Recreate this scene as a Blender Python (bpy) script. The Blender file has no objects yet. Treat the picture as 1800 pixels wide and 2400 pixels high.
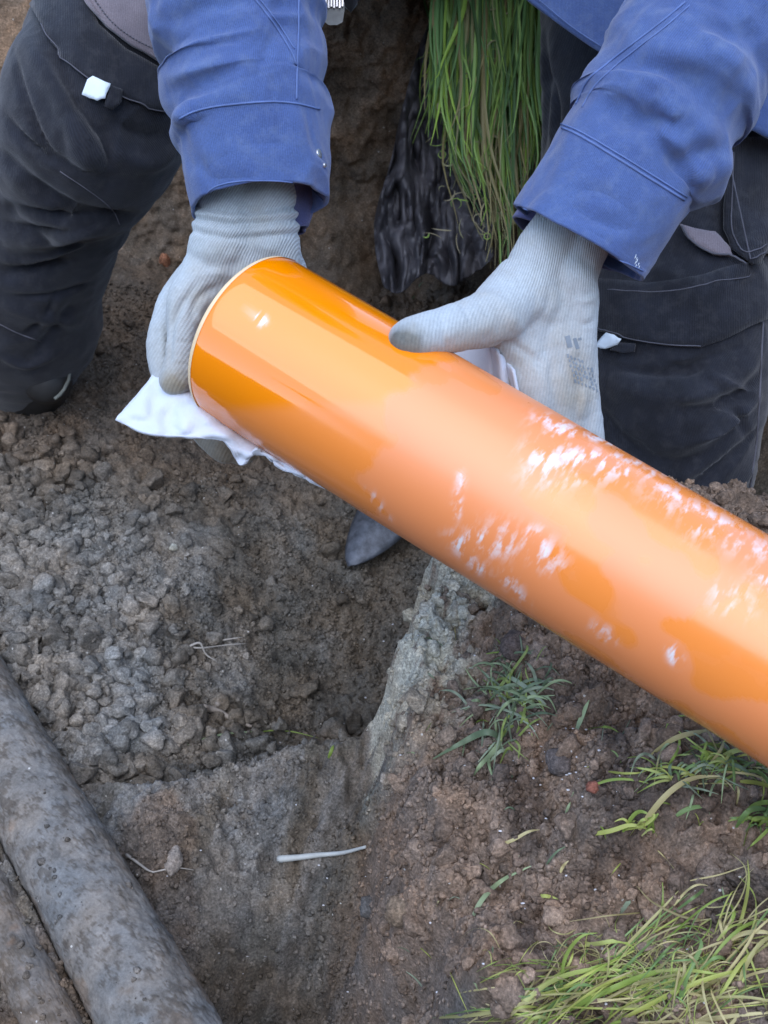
import bpy, bmesh, math, random
import numpy as np
from mathutils import Vector, Matrix
from mathutils.bvhtree import BVHTree
random.seed(7); rng = np.random.default_rng(7)
sc = bpy.context.scene
COL = sc.collection

# ------------------------------------------------------------------ camera
F = 2400.0; CX = 829.5; CY = 1106.0; PITCH = math.radians(40); CAMZ = 0.9
cp, sp = math.cos(PITCH), math.sin(PITCH)
FWD = Vector((0, cp, -sp)); UP = Vector((0, sp, cp)); RIGHT = Vector((1, 0, 0)); EYE = Vector((0, 0, CAMZ))
cam = bpy.data.cameras.new('camera'); camo = bpy.data.objects.new('camera', cam); COL.objects.link(camo)
cam.sensor_fit = 'HORIZONTAL'; cam.sensor_width = 36; cam.lens = 36 * F / 1659
cam.clip_start = 0.02; cam.clip_end = 500
camo.location = EYE; camo.rotation_euler = (math.radians(50), 0, 0)
sc.camera = camo
cam.dof.use_dof = True; cam.dof.focus_distance = 0.86; cam.dof.aperture_fstop = 22.0
# ------------------------------------------------------------------ world, sun, exposure
SUN_EL, SUN_ROT = math.radians(64), math.radians(190)
w = bpy.data.worlds.new('World'); sc.world = w; w.use_nodes = True
nt = w.node_tree; nt.nodes.clear()
sky = nt.nodes.new('ShaderNodeTexSky'); sky.sky_type = 'NISHITA'; sky.sun_disc = False
sky.sun_elevation = SUN_EL; sky.sun_rotation = SUN_ROT; sky.air_density = 1.0; sky.dust_density = 0.35; sky.ozone_density = 1.0
bg = nt.nodes.new('ShaderNodeBackground'); bg.inputs['Strength'].default_value = 0.15
wo = nt.nodes.new('ShaderNodeOutputWorld')
nt.links.new(sky.outputs[0], bg.inputs[0]); nt.links.new(bg.outputs[0], wo.inputs[0])
sl = bpy.data.lights.new('sun', 'SUN'); sl.energy = 0.9; sl.angle = math.radians(80); sl.color = (1.0, 0.97, 0.93)
so = bpy.data.objects.new('sun', sl); COL.objects.link(so)
sd = Vector((math.sin(SUN_ROT) * math.cos(SUN_EL), math.cos(SUN_ROT) * math.cos(SUN_EL), math.sin(SUN_EL)))
so.rotation_euler = sd.to_track_quat('Z', 'Y').to_euler()
sc.view_settings.view_transform = 'Standard'; sc.view_settings.look = 'None'
sc.view_settings.gamma = 1.0; sc.view_settings.exposure = 1.58

# ------------------------------------------------------------------ helpers
def P(px, py, d):
    return EYE + FWD * d + RIGHT * ((px - CX) / F * d) - UP * ((py - CY) / F * d)
def G(px, py, z):
    dn = (py - CY) / F
    d = (CAMZ - z) / (sp + dn * cp)
    return P(px, py, d)
def link(o, parent=None):
    COL.objects.link(o)
    if parent is not None: o.parent = parent
    return o
def tag(o, label=None, cat=None, group=None, kind=None):
    if label: o['label'] = label
    if cat: o['category'] = cat
    if group: o['group'] = group
    if kind: o['kind'] = kind
    return o
def mesh_np(name, V, Fc, mat=None, parent=None, smooth=True, uv=None, col=None):
    """V (n,3) array, Fc (m,k) int array of one polygon size or a list of faces"""
    me = bpy.data.meshes.new(name)
    V = np.asarray(V, dtype=np.float64)
    if isinstance(Fc, np.ndarray):
        m, k = Fc.shape
        me.vertices.add(len(V)); me.vertices.foreach_set('co', V.ravel())
        me.loops.add(m * k); me.loops.foreach_set('vertex_index', Fc.ravel().astype(np.int32))
        me.polygons.add(m); me.polygons.foreach_set('loop_start', np.arange(0, m * k, k, dtype=np.int32))
        me.polygons.foreach_set('loop_total', np.full(m, k, dtype=np.int32))
        me.update(calc_edges=True)
    else:
        me.from_pydata([tuple(v) for v in V], [], Fc)
    me.validate()
    me.polygons.foreach_set('use_smooth', [smooth] * len(me.polygons))
    li = np.zeros(len(me.loops), dtype=np.int32); me.loops.foreach_get('vertex_index', li)
    if uv is not None:
        u = me.uv_layers.new(name='UVMap'); u.data.foreach_set('uv', np.asarray(uv)[li].ravel())
    if col is not None:
        a = me.attributes.new('Col', 'FLOAT_COLOR', 'POINT')
        c = np.ones((len(V), 4)); c[:, :col.shape[1]] = col; a.data.foreach_set('color', c.ravel())
    if mat: me.materials.append(mat)
    o = bpy.data.objects.new(name, me)
    return link(o, parent)
def verts_of(me):
    a = np.zeros(len(me.vertices) * 3); me.vertices.foreach_get('co', a); return a.reshape(-1, 3)
def normals_of(me):
    a = np.zeros(len(me.vertices) * 3); me.vertices.foreach_get('normal', a); return a.reshape(-1, 3)
def set_verts(me, V):
    me.vertices.foreach_set('co', np.ascontiguousarray(V).ravel()); me.update()

# numpy noise
def _h(ix, iy, iz, s):
    n = (ix * 374761393 + iy * 668265263 + iz * 2147483647 + s * 1274126177) & 0xffffffff
    n = ((n ^ (n >> 13)) * 1274126177) & 0xffffffff
    n = ((n ^ (n >> 16)) * 2246822519) & 0xffffffff
    return ((n ^ (n >> 15)) & 0xffffff) / float(0xffffff)
def vn(p, s=0):
    p = np.asarray(p); i = np.floor(p).astype(np.int64); f = p - i; f = f * f * f * (f * (f * 6 - 15) + 10)
    if p.shape[1] == 2:
        i = np.hstack([i, np.zeros((len(i), 1), np.int64)]); f = np.hstack([f, np.zeros((len(f), 1))])
    r = 0
    for a in (0, 1):
        for b in (0, 1):
            for c in ((0, 1) if p.shape[1] == 3 else (0,)):
                wgt = (f[:, 0] if a else 1 - f[:, 0]) * (f[:, 1] if b else 1 - f[:, 1]) * (f[:, 2] if c else 1 - f[:, 2])
                r = r + wgt * _h(i[:, 0] + a, i[:, 1] + b, i[:, 2] + c, s)
    return r * 2 - 1
def fbm(p, s=0, o=4, g=0.5):
    r = 0; a = 1; p = np.asarray(p, dtype=float)
    for k in range(o):
        r = r + a * vn(p, s + k * 17); a *= g; p = p * 2.03 + 5.7
    return r
def worley(p, s=0):
    """2-D cellular noise: F1, F2, random value of the cell"""
    i = np.floor(p).astype(np.int64); f1 = np.full(len(p), 9.0); f2 = f1.copy(); idv = np.zeros(len(p))
    for a in (-1, 0, 1):
        for b in (-1, 0, 1):
            cx = i[:, 0] + a; cy = i[:, 1] + b
            d = np.hypot(cx + _h(cx, cy, cx * 0, s) - p[:, 0], cy + _h(cx, cy, cx * 0 + 1, s) - p[:, 1])
            r = _h(cx, cy, cx * 0 + 2, s)
            nf = d < f1
            f2 = np.where(nf, f1, np.minimum(f2, d)); idv = np.where(nf, r, idv); f1 = np.where(nf, d, f1)
    return f1, f2, idv
def sst(x, a, b):
    t = np.clip((x - a) / (b - a), 0, 1); return t * t * (3 - 2 * t)

# materials
class M:
    def __init__(s, name):
        s.m = bpy.data.materials.new(name); s.m.use_nodes = True; s.t = s.m.node_tree
        s.b = s.t.nodes['Principled BSDF']
    def n(s, typ, **kw):
        x = s.t.nodes.new('ShaderNode' + typ)
        for k, v in kw.items():
            if k in x.inputs: x.inputs[k].default_value = v
            else: setattr(x, k, v)
        return x
    def l(s, a, b): s.t.links.new(a, b)
    def set(s, **kw):
        for k, v in kw.items():
            s.b.inputs[k.replace('_', ' ')].default_value = v
        return s
    def coord(s, kind='Object', scale=(1, 1, 1)):
        t = s.n('TexCoord'); mp = s.n('Mapping'); mp.inputs['Scale'].default_value = scale
        s.l(t.outputs[kind], mp.inputs['Vector']); return mp.outputs[0]
    def noise(s, vec, scale, detail=4, rough=0.55):
        x = s.n('TexNoise'); x.inputs['Scale'].default_value = scale; x.inputs['Detail'].default_value = detail
        x.inputs['Roughness'].default_value = rough; s.l(vec, x.inputs['Vector']); return x.outputs['Fac']
    def ramp(s, fac, stops):
        r = s.n('ValToRGB'); e = r.color_ramp.elements
        while len(e) < len(stops): e.new(0.5)
        for i, (p_, c) in enumerate(stops):
            e[i].position = p_; e[i].color = (c if len(c) == 4 else (*c, 1)) if isinstance(c, tuple) else (c, c, c, 1)
        s.l(fac, r.inputs[0]); return r.outputs[0]
    def mix(s, fac, a, b, mode='MIX'):
        x = s.n('Mix', data_type='RGBA', blend_type=mode)
        for sock, v in ((x.inputs[0], fac), (x.inputs[6], a), (x.inputs[7], b)):
            if hasattr(v, 'is_linked') or isinstance(v, bpy.types.NodeSocket): s.l(v, sock)
            else: sock.default_value = v if not isinstance(v, tuple) or len(v) == 4 else (*v, 1)
        return x.outputs[2]
    def math(s, op, a, b=0.0, clamp=False):
        x = s.n('Math', operation=op); x.use_clamp = clamp
        for sock, v in ((x.inputs[0], a), (x.inputs[1], b)):
            if isinstance(v, bpy.types.NodeSocket): s.l(v, sock)
            else: sock.default_value = v
        return x.outputs[0]
    def bump(s, h, strength=0.5, dist=0.001, prev=None):
        x = s.n('Bump'); x.inputs['Strength'].default_value = strength; x.inputs['Distance'].default_value = dist
        s.l(h, x.inputs['Height'])
        if prev is not None: s.l(prev, x.inputs['Normal'])
        return x.outputs[0]

def mat_soil(name, tint=(1, 1, 1), use_col=True, base=(0.12, 0.10, 0.085), soft=False):
    m = M(name); v = m.coord('Object')
    if use_col:
        a = m.n('Attribute'); a.attribute_name = 'Col'; c0 = a.outputs['Color']
    else:
        c0 = m.mix(0.0, base, base)
    n1 = m.noise(v, 60, 6, 0.7); n2 = m.noise(v, 420, 4, 0.7); n3 = m.noise(v, 18, 3)
    f = m.ramp(n1, [(0.3, 0.62), (0.7, 1.35)])
    c = m.mix(1.0, c0, f, 'MULTIPLY')
    f2 = m.ramp(n2, [(0.3, 0.8), (0.52, 1.0), (0.72, 1.2)] if soft else [(0.3, 0.45), (0.52, 1.0), (0.72, 1.75)])
    c = m.mix(1.0, c, f2, 'MULTIPLY')
    f3 = m.ramp(n3, [(0.35, (0.9, 0.95, 1.0)), (0.65, (1.1, 1.0, 0.9))])
    c = m.mix(1.0, c, f3, 'MULTIPLY')
    # pale grit
    vo = m.n('TexVoronoi'); vo.inputs['Scale'].default_value = 130; m.l(v, vo.inputs['Vector'])
    g = m.math('LESS_THAN', vo.outputs['Distance'], 0.13)
    sep = m.n('SeparateColor'); m.l(vo.outputs['Color'], sep.inputs[0])
    g = m.math('MULTIPLY', g, m.math('GREATER_THAN', sep.outputs[0], 0.93))
    c = m.mix(g, c, (0.5, 0.48, 0.44))
    m.l(c, m.b.inputs['Base Color'])
    m.set(Roughness=0.92); m.b.inputs['Specular IOR Level'].default_value = 0.25
    b = m.bump(n1, 0.25 if soft else 0.7, 0.002 if soft else 0.004); b = m.bump(n2, 0.5 if soft else 0.9, 0.0007 if soft else 0.0013, b)
    m.l(b, m.b.inputs['Normal']); return m.m
def mat_fabric(name, base, light, wave=700, rough=0.85, bumpd=0.0003, dust=None, mottled=0.5, dust_amt=0.5, ridges=1.0):
    m = M(name); uv = m.coord('UV'); v = m.coord('Object')
    wv = m.n('TexWave', wave_type='BANDS', bands_direction='X'); wv.inputs['Scale'].default_value = wave / 6.283
    wv.inputs['Distortion'].default_value = 0.6; wv.inputs['Detail'].default_value = 1; wv.inputs['Detail Scale'].default_value = 0.3
    m.l(uv, wv.inputs['Vector'])
    n1 = m.noise(v, 22, 5, 0.6); n2 = m.noise(v, 900, 2, 0.6); n3 = m.noise(v, 90, 5, 0.7)
    c = m.mix(m.ramp(n1, [(0.35, 0.0), (0.7, 1.0)]), base, light)
    c = m.mix(1.0, c, m.ramp(n2, [(0.3, 0.85), (0.7, 1.15)]), 'MULTIPLY')
    c = m.mix(1.0, c, m.ramp(wv.outputs['Fac'], [(0.0, 1 - 0.22 * ridges), (1.0, 1 + 0.12 * ridges)]), 'MULTIPLY')
    if dust:
        d = m.math('MULTIPLY', m.ramp(n3, [(0.48, 0.0), (0.72, 1.0)]), dust_amt)
        c = m.mix(d, c, dust)
    m.l(c, m.b.inputs['Base Color']); m.set(Roughness=rough)
    m.b.inputs['Specular IOR Level'].default_value = 0.2
    m.b.inputs['Sheen Weight'].default_value = 0.25; m.b.inputs['Sheen Roughness'].default_value = 0.5
    b = m.bump(wv.outputs['Fac'], 0.5 * ridges, bumpd); b = m.bump(n2, 0.35, 0.0006, b); b = m.bump(n3, 0.25, 0.002, b)
    m.l(b, m.b.inputs['Normal']); return m.m
def mat_plain(name, base, rough=0.6, metal=0.0, var=0.2, scale=60, bump=0.3, bd=0.001, spec=0.4):
    m = M(name); v = m.coord('Object'); n1 = m.noise(v, scale, 5, 0.65)
    f = m.ramp(n1, [(0.3, 1 - var), (0.7, 1 + var)])
    m.l(m.mix(1.0, base, f, 'MULTIPLY'), m.b.inputs['Base Color'])
    m.set(Roughness=rough, Metallic=metal); m.b.inputs['Specular IOR Level'].default_value = spec
    m.l(m.bump(n1, bump, bd), m.b.inputs['Normal']); return m.m
def mat_blade(name):
    m = M(name); a = m.n('Attribute'); a.attribute_name = 'Col'; uv = m.coord('UV')
    wv = m.n('TexWave', wave_type='BANDS', bands_direction='X'); wv.inputs['Scale'].default_value = 1.2; m.l(uv, wv.inputs['Vector'])
    c = m.mix(1.0, a.outputs['Color'], m.ramp(wv.outputs['Fac'], [(0, 0.8), (1, 1.15)]), 'MULTIPLY')
    m.l(c, m.b.inputs['Base Color']); m.set(Roughness=0.45)
    m.b.inputs['Specular IOR Level'].default_value = 0.4
    m.b.inputs['Subsurface Weight'].default_value = 0.0
    tr = m.n('BsdfTranslucent'); m.l(c, tr.inputs[0]); mx = m.n('MixShader'); mx.inputs[0].default_value = 0.3
    m.l(m.b.outputs[0], mx.inputs[1]); m.l(tr.outputs[0], mx.inputs[2])
    m.l(mx.outputs[0], m.t.nodes['Material Output'].inputs[0]); return m.m

# geometry builders
_ico = None
def ico(sub=2):
    bm = bmesh.new(); bmesh.ops.create_icosphere(bm, subdivisions=sub, radius=1)
    V = np.array([v.co[:] for v in bm.verts]); Fc = np.array([[v.index for v in f.verts] for f in bm.faces]); bm.free(); return V, Fc
ICO3 = ico(3); ICO2 = ico(2); ICO1 = ico(1)
def cat(points, n=12):
    """Catmull-Rom through rows of any dimension"""
    A = np.array(points, dtype=float); A = np.vstack([2 * A[0] - A[1], A, 2 * A[-1] - A[-2]]); out = []
    for i in range(1, len(A) - 2):
        for k in range(n):
            t = k / n; p0, p1, p2, p3 = A[i - 1], A[i], A[i + 1], A[i + 2]
            out.append(0.5 * ((2 * p1) + (-p0 + p2) * t + (2 * p0 - 5 * p1 + 4 * p2 - p3) * t * t + (-p0 + 3 * p1 - 3 * p2 + p3) * t ** 3))
    out.append(A[-2]); return np.array(out)
def blob(name, chains, voxel, smooth_it, mat, parent=None, world=False):
    """chains of (px,py,depth,radius_m) swept as balls, fused by a voxel remesh into one skin"""
    Vs, Fs, off = [], [], 0
    for ch in chains:
        pts = [(*(p[:3] if world else P(p[0], p[1], p[2])), p[3]) for p in ch]
        A = cat(pts, 14) if len(pts) > 1 else np.array(pts)
        last = None
        for a in A:
            if last is not None and np.linalg.norm(a[:3] - last) < 0.12 * a[3]: continue
            last = a[:3]; sq = 1.0
            Vs.append(ICO3[0] * a[3] + a[:3]); Fs.append(ICO3[1] + off); off += len(ICO3[0])
    o = mesh_np(name, np.vstack(Vs), np.vstack(Fs))
    r = o.modifiers.new('r', 'REMESH'); r.mode = 'VOXEL'; r.voxel_size = voxel
    s = o.modifiers.new('s', 'SMOOTH'); s.factor = 0.5; s.iterations = smooth_it
    me = apply_mods(o); me.polygons.foreach_set('use_smooth', [True] * len(me.polygons))
    me.materials.clear(); me.materials.append(mat)
    if parent is not None: o.parent = parent
    return o
def apply_mods(o):
    dg = bpy.context.evaluated_depsgraph_get(); dg.update()
    me = bpy.data.meshes.new_from_object(o.evaluated_get(dg)); o.modifiers.clear()
    old = o.data; o.data = me; me.name = o.name; bpy.data.meshes.remove(old); return me
def set_uv(me, uv):
    li = np.zeros(len(me.loops), dtype=np.int32); me.loops.foreach_get('vertex_index', li)
    u = me.uv_layers.get('UVMap') or me.uv_layers.new(name='UVMap'); u.data.foreach_set('uv', np.asarray(uv)[li].ravel())
def polydist(V, pl):
    """distance from each vertex to a world polyline, and position along it 0..1"""
    best = np.full(len(V), 9.0); pl = np.array(pl); tt = np.zeros(len(V)); n = len(pl) - 1
    for i in range(n):
        a, b = pl[i], pl[i + 1]; ab = b - a; t = np.clip(((V - a) @ ab) / (ab @ ab), 0, 1)
        d = np.linalg.norm(V - (a + t[:, None] * ab), axis=1); m = d < best; best = np.where(m, d, best); tt = np.where(m, (i + t) / n, tt)
    return best, tt
def bvh_of(o):
    me = o.data; return BVHTree.FromPolygons([v.co[:] for v in me.vertices], [p.vertices[:] for p in me.polygons])
def hit(bvh, px, py, off=0.0):
    d = (P(px, py, 1.0) - EYE).normalized(); loc, no, i, dist = bvh.ray_cast(EYE, d)
    if loc is None: return None, None
    if no.dot(d) > 0: no = -no
    return loc + no * off, no
def crease(o, bvh, pl, width, depth, taper=True):
    """push the cloth in (depth<0) or out along a line drawn on its surface"""
    pts = [hit(bvh, x, y)[0] for x, y in dens(pl)]; pts = [p[:] for p in pts if p is not None]
    if len(pts) < 2: return
    me = o.data; V = verts_of(me); N = normals_of(me); d, t = polydist(V, pts)
    w_ = np.exp(-(d / width) ** 2) * (np.sin(np.clip(t, 0.02, 0.98) * math.pi) ** 0.6 if taper else 1.0)
    set_verts(me, V + N * (w_ * depth)[:, None])
def dens(pl, n=6): return [tuple(a) for a in cat(pl, n)]
def tube_mesh(pts, r, seg=8, taper=0.0, caps=True):
    pts = [Vector(p) for p in pts]; n = len(pts); V = []; Fc = []; prev = None
    rs = r if hasattr(r, '__len__') else [r] * n
    for i, p in enumerate(pts):
        t = (pts[min(i + 1, n - 1)] - pts[max(i - 1, 0)])
        t = t.normalized() if t.length > 0 else Vector((0, 0, 1))
        if prev is None: prev = t.orthogonal().normalized()
        a = (prev - t * prev.dot(t)).normalized(); prev = a; b = t.cross(a)
        for k in range(seg):
            q = 2 * math.pi * k / seg; V.append((p + (a * math.cos(q) + b * math.sin(q)) * rs[i])[:])
    for i in range(n - 1):
        for k in range(seg):
            Fc.append([i * seg + k, i * seg + (k + 1) % seg, (i + 1) * seg + (k + 1) % seg, (i + 1) * seg + k])
    if caps:
        Fc.append(list(range(seg))[::-1]); Fc.append([(n - 1) * seg + k for k in range(seg)])
    return V, Fc
class Acc:
    def __init__(s): s.V = []; s.F = []; s.uv = []; s.c = []
    def add(s, V, Fc, c=None, uv=None):
        o = len(s.V); s.V += [tuple(v) for v in V]; s.F += [[i + o for i in f] for f in Fc]
        s.c += [c or (1, 1, 1)] * len(V) if not isinstance(c, list) else c
        s.uv += uv if uv else [(0, 0)] * len(V)
    def build(s, name, mat, parent=None, smooth=True):
        return mesh_np(name, np.array(s.V), s.F, mat, parent, smooth, uv=np.array(s.uv), col=np.array(s.c))
def ribbon(acc, pts, width, c0, c1, side=None, fold=0.25, tipw=0.1):
    pts = [Vector(p) for p in pts]; n = len(pts); V = []; uv = []; cc = []
    for i, p in enumerate(pts):
        t = (pts[min(i + 1, n - 1)] - pts[max(i - 1, 0)]).normalized()
        s = side if side is not None else Vector((0, 0, 1))
        a = t.cross(s); a = a.normalized() if a.length > 1e-4 else t.orthogonal().normalized(); b = a.cross(t)
        f = i / (n - 1); wd = width * 0.5 * (min(1, 0.6 + f * 3) * (1 - max(0, (f - 0.45) / 0.55) ** 1.6 * (1 - tipw)))
        V += [(p - a * wd)[:], (p + b * wd * fold)[:], (p + a * wd)[:]]; uv += [(0, f * 5), (1, f * 5), (2, f * 5)]
        cc += [tuple(c0[k] * (1 - f) + c1[k] * f for k in range(3))] * 3
    Fc = []
    for i in range(n - 1):
        for k in (0, 1): Fc.append([i * 3 + k, i * 3 + k + 1, i * 3 + k + 4, i * 3 + k + 3])
    acc.add(V, Fc, cc, uv)
def loft(name, secs, mat, parent=None, N=10, seg=128, disp=None, inner=0.0025, shear=0.0):
    """secs rows: px,py,depth,halfwidth_px,halfdepth_m ; returns a sleeve-like tube with a turned-in lip at its last end"""
    A = cat(secs, N); n = len(A)
    C = np.array([P(a[0], a[1], a[2])[:] for a in A]); hw = A[:, 3] * A[:, 2] / F; hd = A[:, 4]
    T = np.gradient(C, axis=0); T /= np.linalg.norm(T, axis=1)[:, None]
    view = np.array(FWD[:]); L = np.cross(T, view); L /= np.linalg.norm(L, axis=1)[:, None]; D = np.cross(L, T)
    s = np.concatenate([[0], np.cumsum(np.linalg.norm(np.diff(C, axis=0), axis=1))])
    th = np.linspace(0, 2 * math.pi, seg, endpoint=False)
    ring = lambda i, sh: C[i] + L[i] * (np.cos(th) * (hw[i] - sh))[:, None] + D[i] * (np.sin(th) * (hd[i] - sh))[:, None]
    V = [ring(i, 0) for i in range(n)]; uv = [np.stack([th * 0.06, np.full(seg, s[i])], 1) for i in range(n)]
    V = np.array(V); uv = np.array(uv)
    if shear:
        near = np.sin(th)[None, :] * np.sign(-(D @ view))[:, None]
        V = V + T[:, None, :] * (shear * near * sst(s, s[-1] - 0.09, s[-1])[:, None])[:, :, None]
    if disp is not None:
        nrm = (L[:, None, :] * np.cos(th)[None, :, None] + D[:, None, :] * np.sin(th)[None, :, None])
        V = V + nrm * disp(th[None, :] + 0 * s[:, None], s[:, None] + 0 * th[None, :], s[-1], V)[:, :, None]
    if inner > 0:
        nrm = (L[:, None, :] * np.cos(th)[None, :, None] + D[:, None, :] * np.sin(th)[None, :, None])
        ex, eu = [], []
        k = min(N * 2, n - 1)
        ex.append(V[-1] + T[-1] * 0.0008 - nrm[-1] * inner * 0.5); eu.append(uv[-1])
        for j in range(0, k): ex.append(V[n - 1 - j] - nrm[n - 1 - j] * inner); eu.append(uv[n - 1 - j])
        V = np.concatenate([V, np.array(ex)]); uv = np.concatenate([uv, np.array(eu)])
    R = len(V); idx = np.arange(R * seg).reshape(R, seg); nx = np.roll(idx, -1, axis=1)
    Fc = np.stack([idx[:-1], nx[:-1], nx[1:], idx[1:]], -1).reshape(-1, 4)
    return mesh_np(name, V.reshape(-1, 3), Fc, mat, parent, uv=uv.reshape(-1, 2))
def patch(name, bvh, poly, mat, parent=None, off=0.0015, thick=0.0015, step=6, uvs=400):
    """a sewn-on piece of cloth: polygon drawn over a surface, laid on it with real thickness"""
    poly = [tuple(p) for p in poly]
    from mathutils.geometry import tessellate_polygon
    bm = bmesh.new(); vs = [bm.verts.new((x, y, 0)) for x, y in poly]; bm.faces.new(vs)
    bmesh.ops.triangulate(bm, faces=bm.faces[:])
    for it in range(4):
        es = [e for e in bm.edges if e.calc_length() > step * 1.6]
        if not es: break
        bmesh.ops.subdivide_edges(bm, edges=es, cuts=1); bmesh.ops.triangulate(bm, faces=bm.faces[:])
        bmesh.ops.beautify_fill(bm, faces=bm.faces[:], edges=[e for e in bm.edges if not e.is_boundary])
    bad = []; uv = []
    for v in bm.verts:
        loc, no = hit(bvh, v.co.x, v.co.y, off)
        uv.append((v.co.x / 2200.0, v.co.y / 2200.0))
        if loc is None: bad.append(v)
        else: v.co = loc
    bm.verts.index_update(); uv = [u for v, u in zip(bm.verts, uv) if v not in bad]
    bmesh.ops.delete(bm, geom=bad, context='VERTS')
    me = bpy.data.meshes.new(name); bm.to_mesh(me); bm.free(); me.materials.append(mat)
    set_uv(me, uv)
    me.polygons.foreach_set('use_smooth', [True] * len(me.polygons))
    o = bpy.data.objects.new(name, me); link(o, parent)
    so_ = o.modifiers.new('s', 'SOLIDIFY'); so_.thickness = thick; so_.offset = 0
    return o
def seam(name, bvh, pl, r, mat, parent, off=0.0003, n=8, dash=False):
    pts = []
    for x, y in dens(pl, n):
        loc, no = hit(bvh, x, y, off)
        if loc is not None: pts.append(loc)
    acc = Acc()
    if len(pts) < 3: return None
    if not dash: acc.add(*tube_mesh(pts, r, 6))
    else:
        s = 0
        A = [Vector(a) for a in cat([p[:] for p in pts], 3)]
        i = 0
        while i + 2 < len(A):
            acc.add(*tube_mesh(A[i:i + 3], r, 5)); i += 3
    return acc.build(name, mat, parent)

# ------------------------------------------------------------------ materials
M_soil = mat_soil('soil'); M_dusty = mat_soil('dusty_pipe_wall', soft=True)
M_blue = mat_fabric('blue_twill', (0.052, 0.088, 0.225), (0.066, 0.113, 0.27), wave=1450, dust=(0.16, 0.21, 0.31), dust_amt=0.28, ridges=0.8)
M_blue_in = mat_fabric('blue_lining', (0.06, 0.07, 0.17), (0.09, 0.1, 0.22), wave=1450)
M_black = mat_fabric('black_twill', (0.011, 0.012, 0.017), (0.022, 0.025, 0.036), wave=1250, dust=(0.06, 0.06, 0.065), dust_amt=0.4, ridges=1.2)
M_grey = mat_fabric('mauve_grey_canvas', (0.16, 0.14, 0.16), (0.22, 0.19, 0.21), wave=1250, ridges=0.6)
M_seam_dark = mat_plain('dark_thread', (0.10, 0.10, 0.12), 0.8)
M_seam_blue = mat_plain('blue_thread', (0.10, 0.155, 0.34), 0.8)
M_tagw = mat_plain('reflective_tag', (0.72, 0.82, 0.9), 0.35, var=0.08)
M_metal = mat_plain('zip_metal', (0.55, 0.55, 0.56), 0.3, metal=0.9)
M_skin = mat_plain('skin', (0.5, 0.3, 0.22), 0.5, var=0.06)
M_boot = mat_plain('boot_leather', (0.035, 0.035, 0.035), 0.5)
M_bootedge = mat_plain('boot_sole_edge', (0.15, 0.16, 0.14), 0.8)
M_hair = mat_plain('hair', (0.03, 0.02, 0.015), 0.6)
M_blade = mat_blade('grass_blade')

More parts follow.
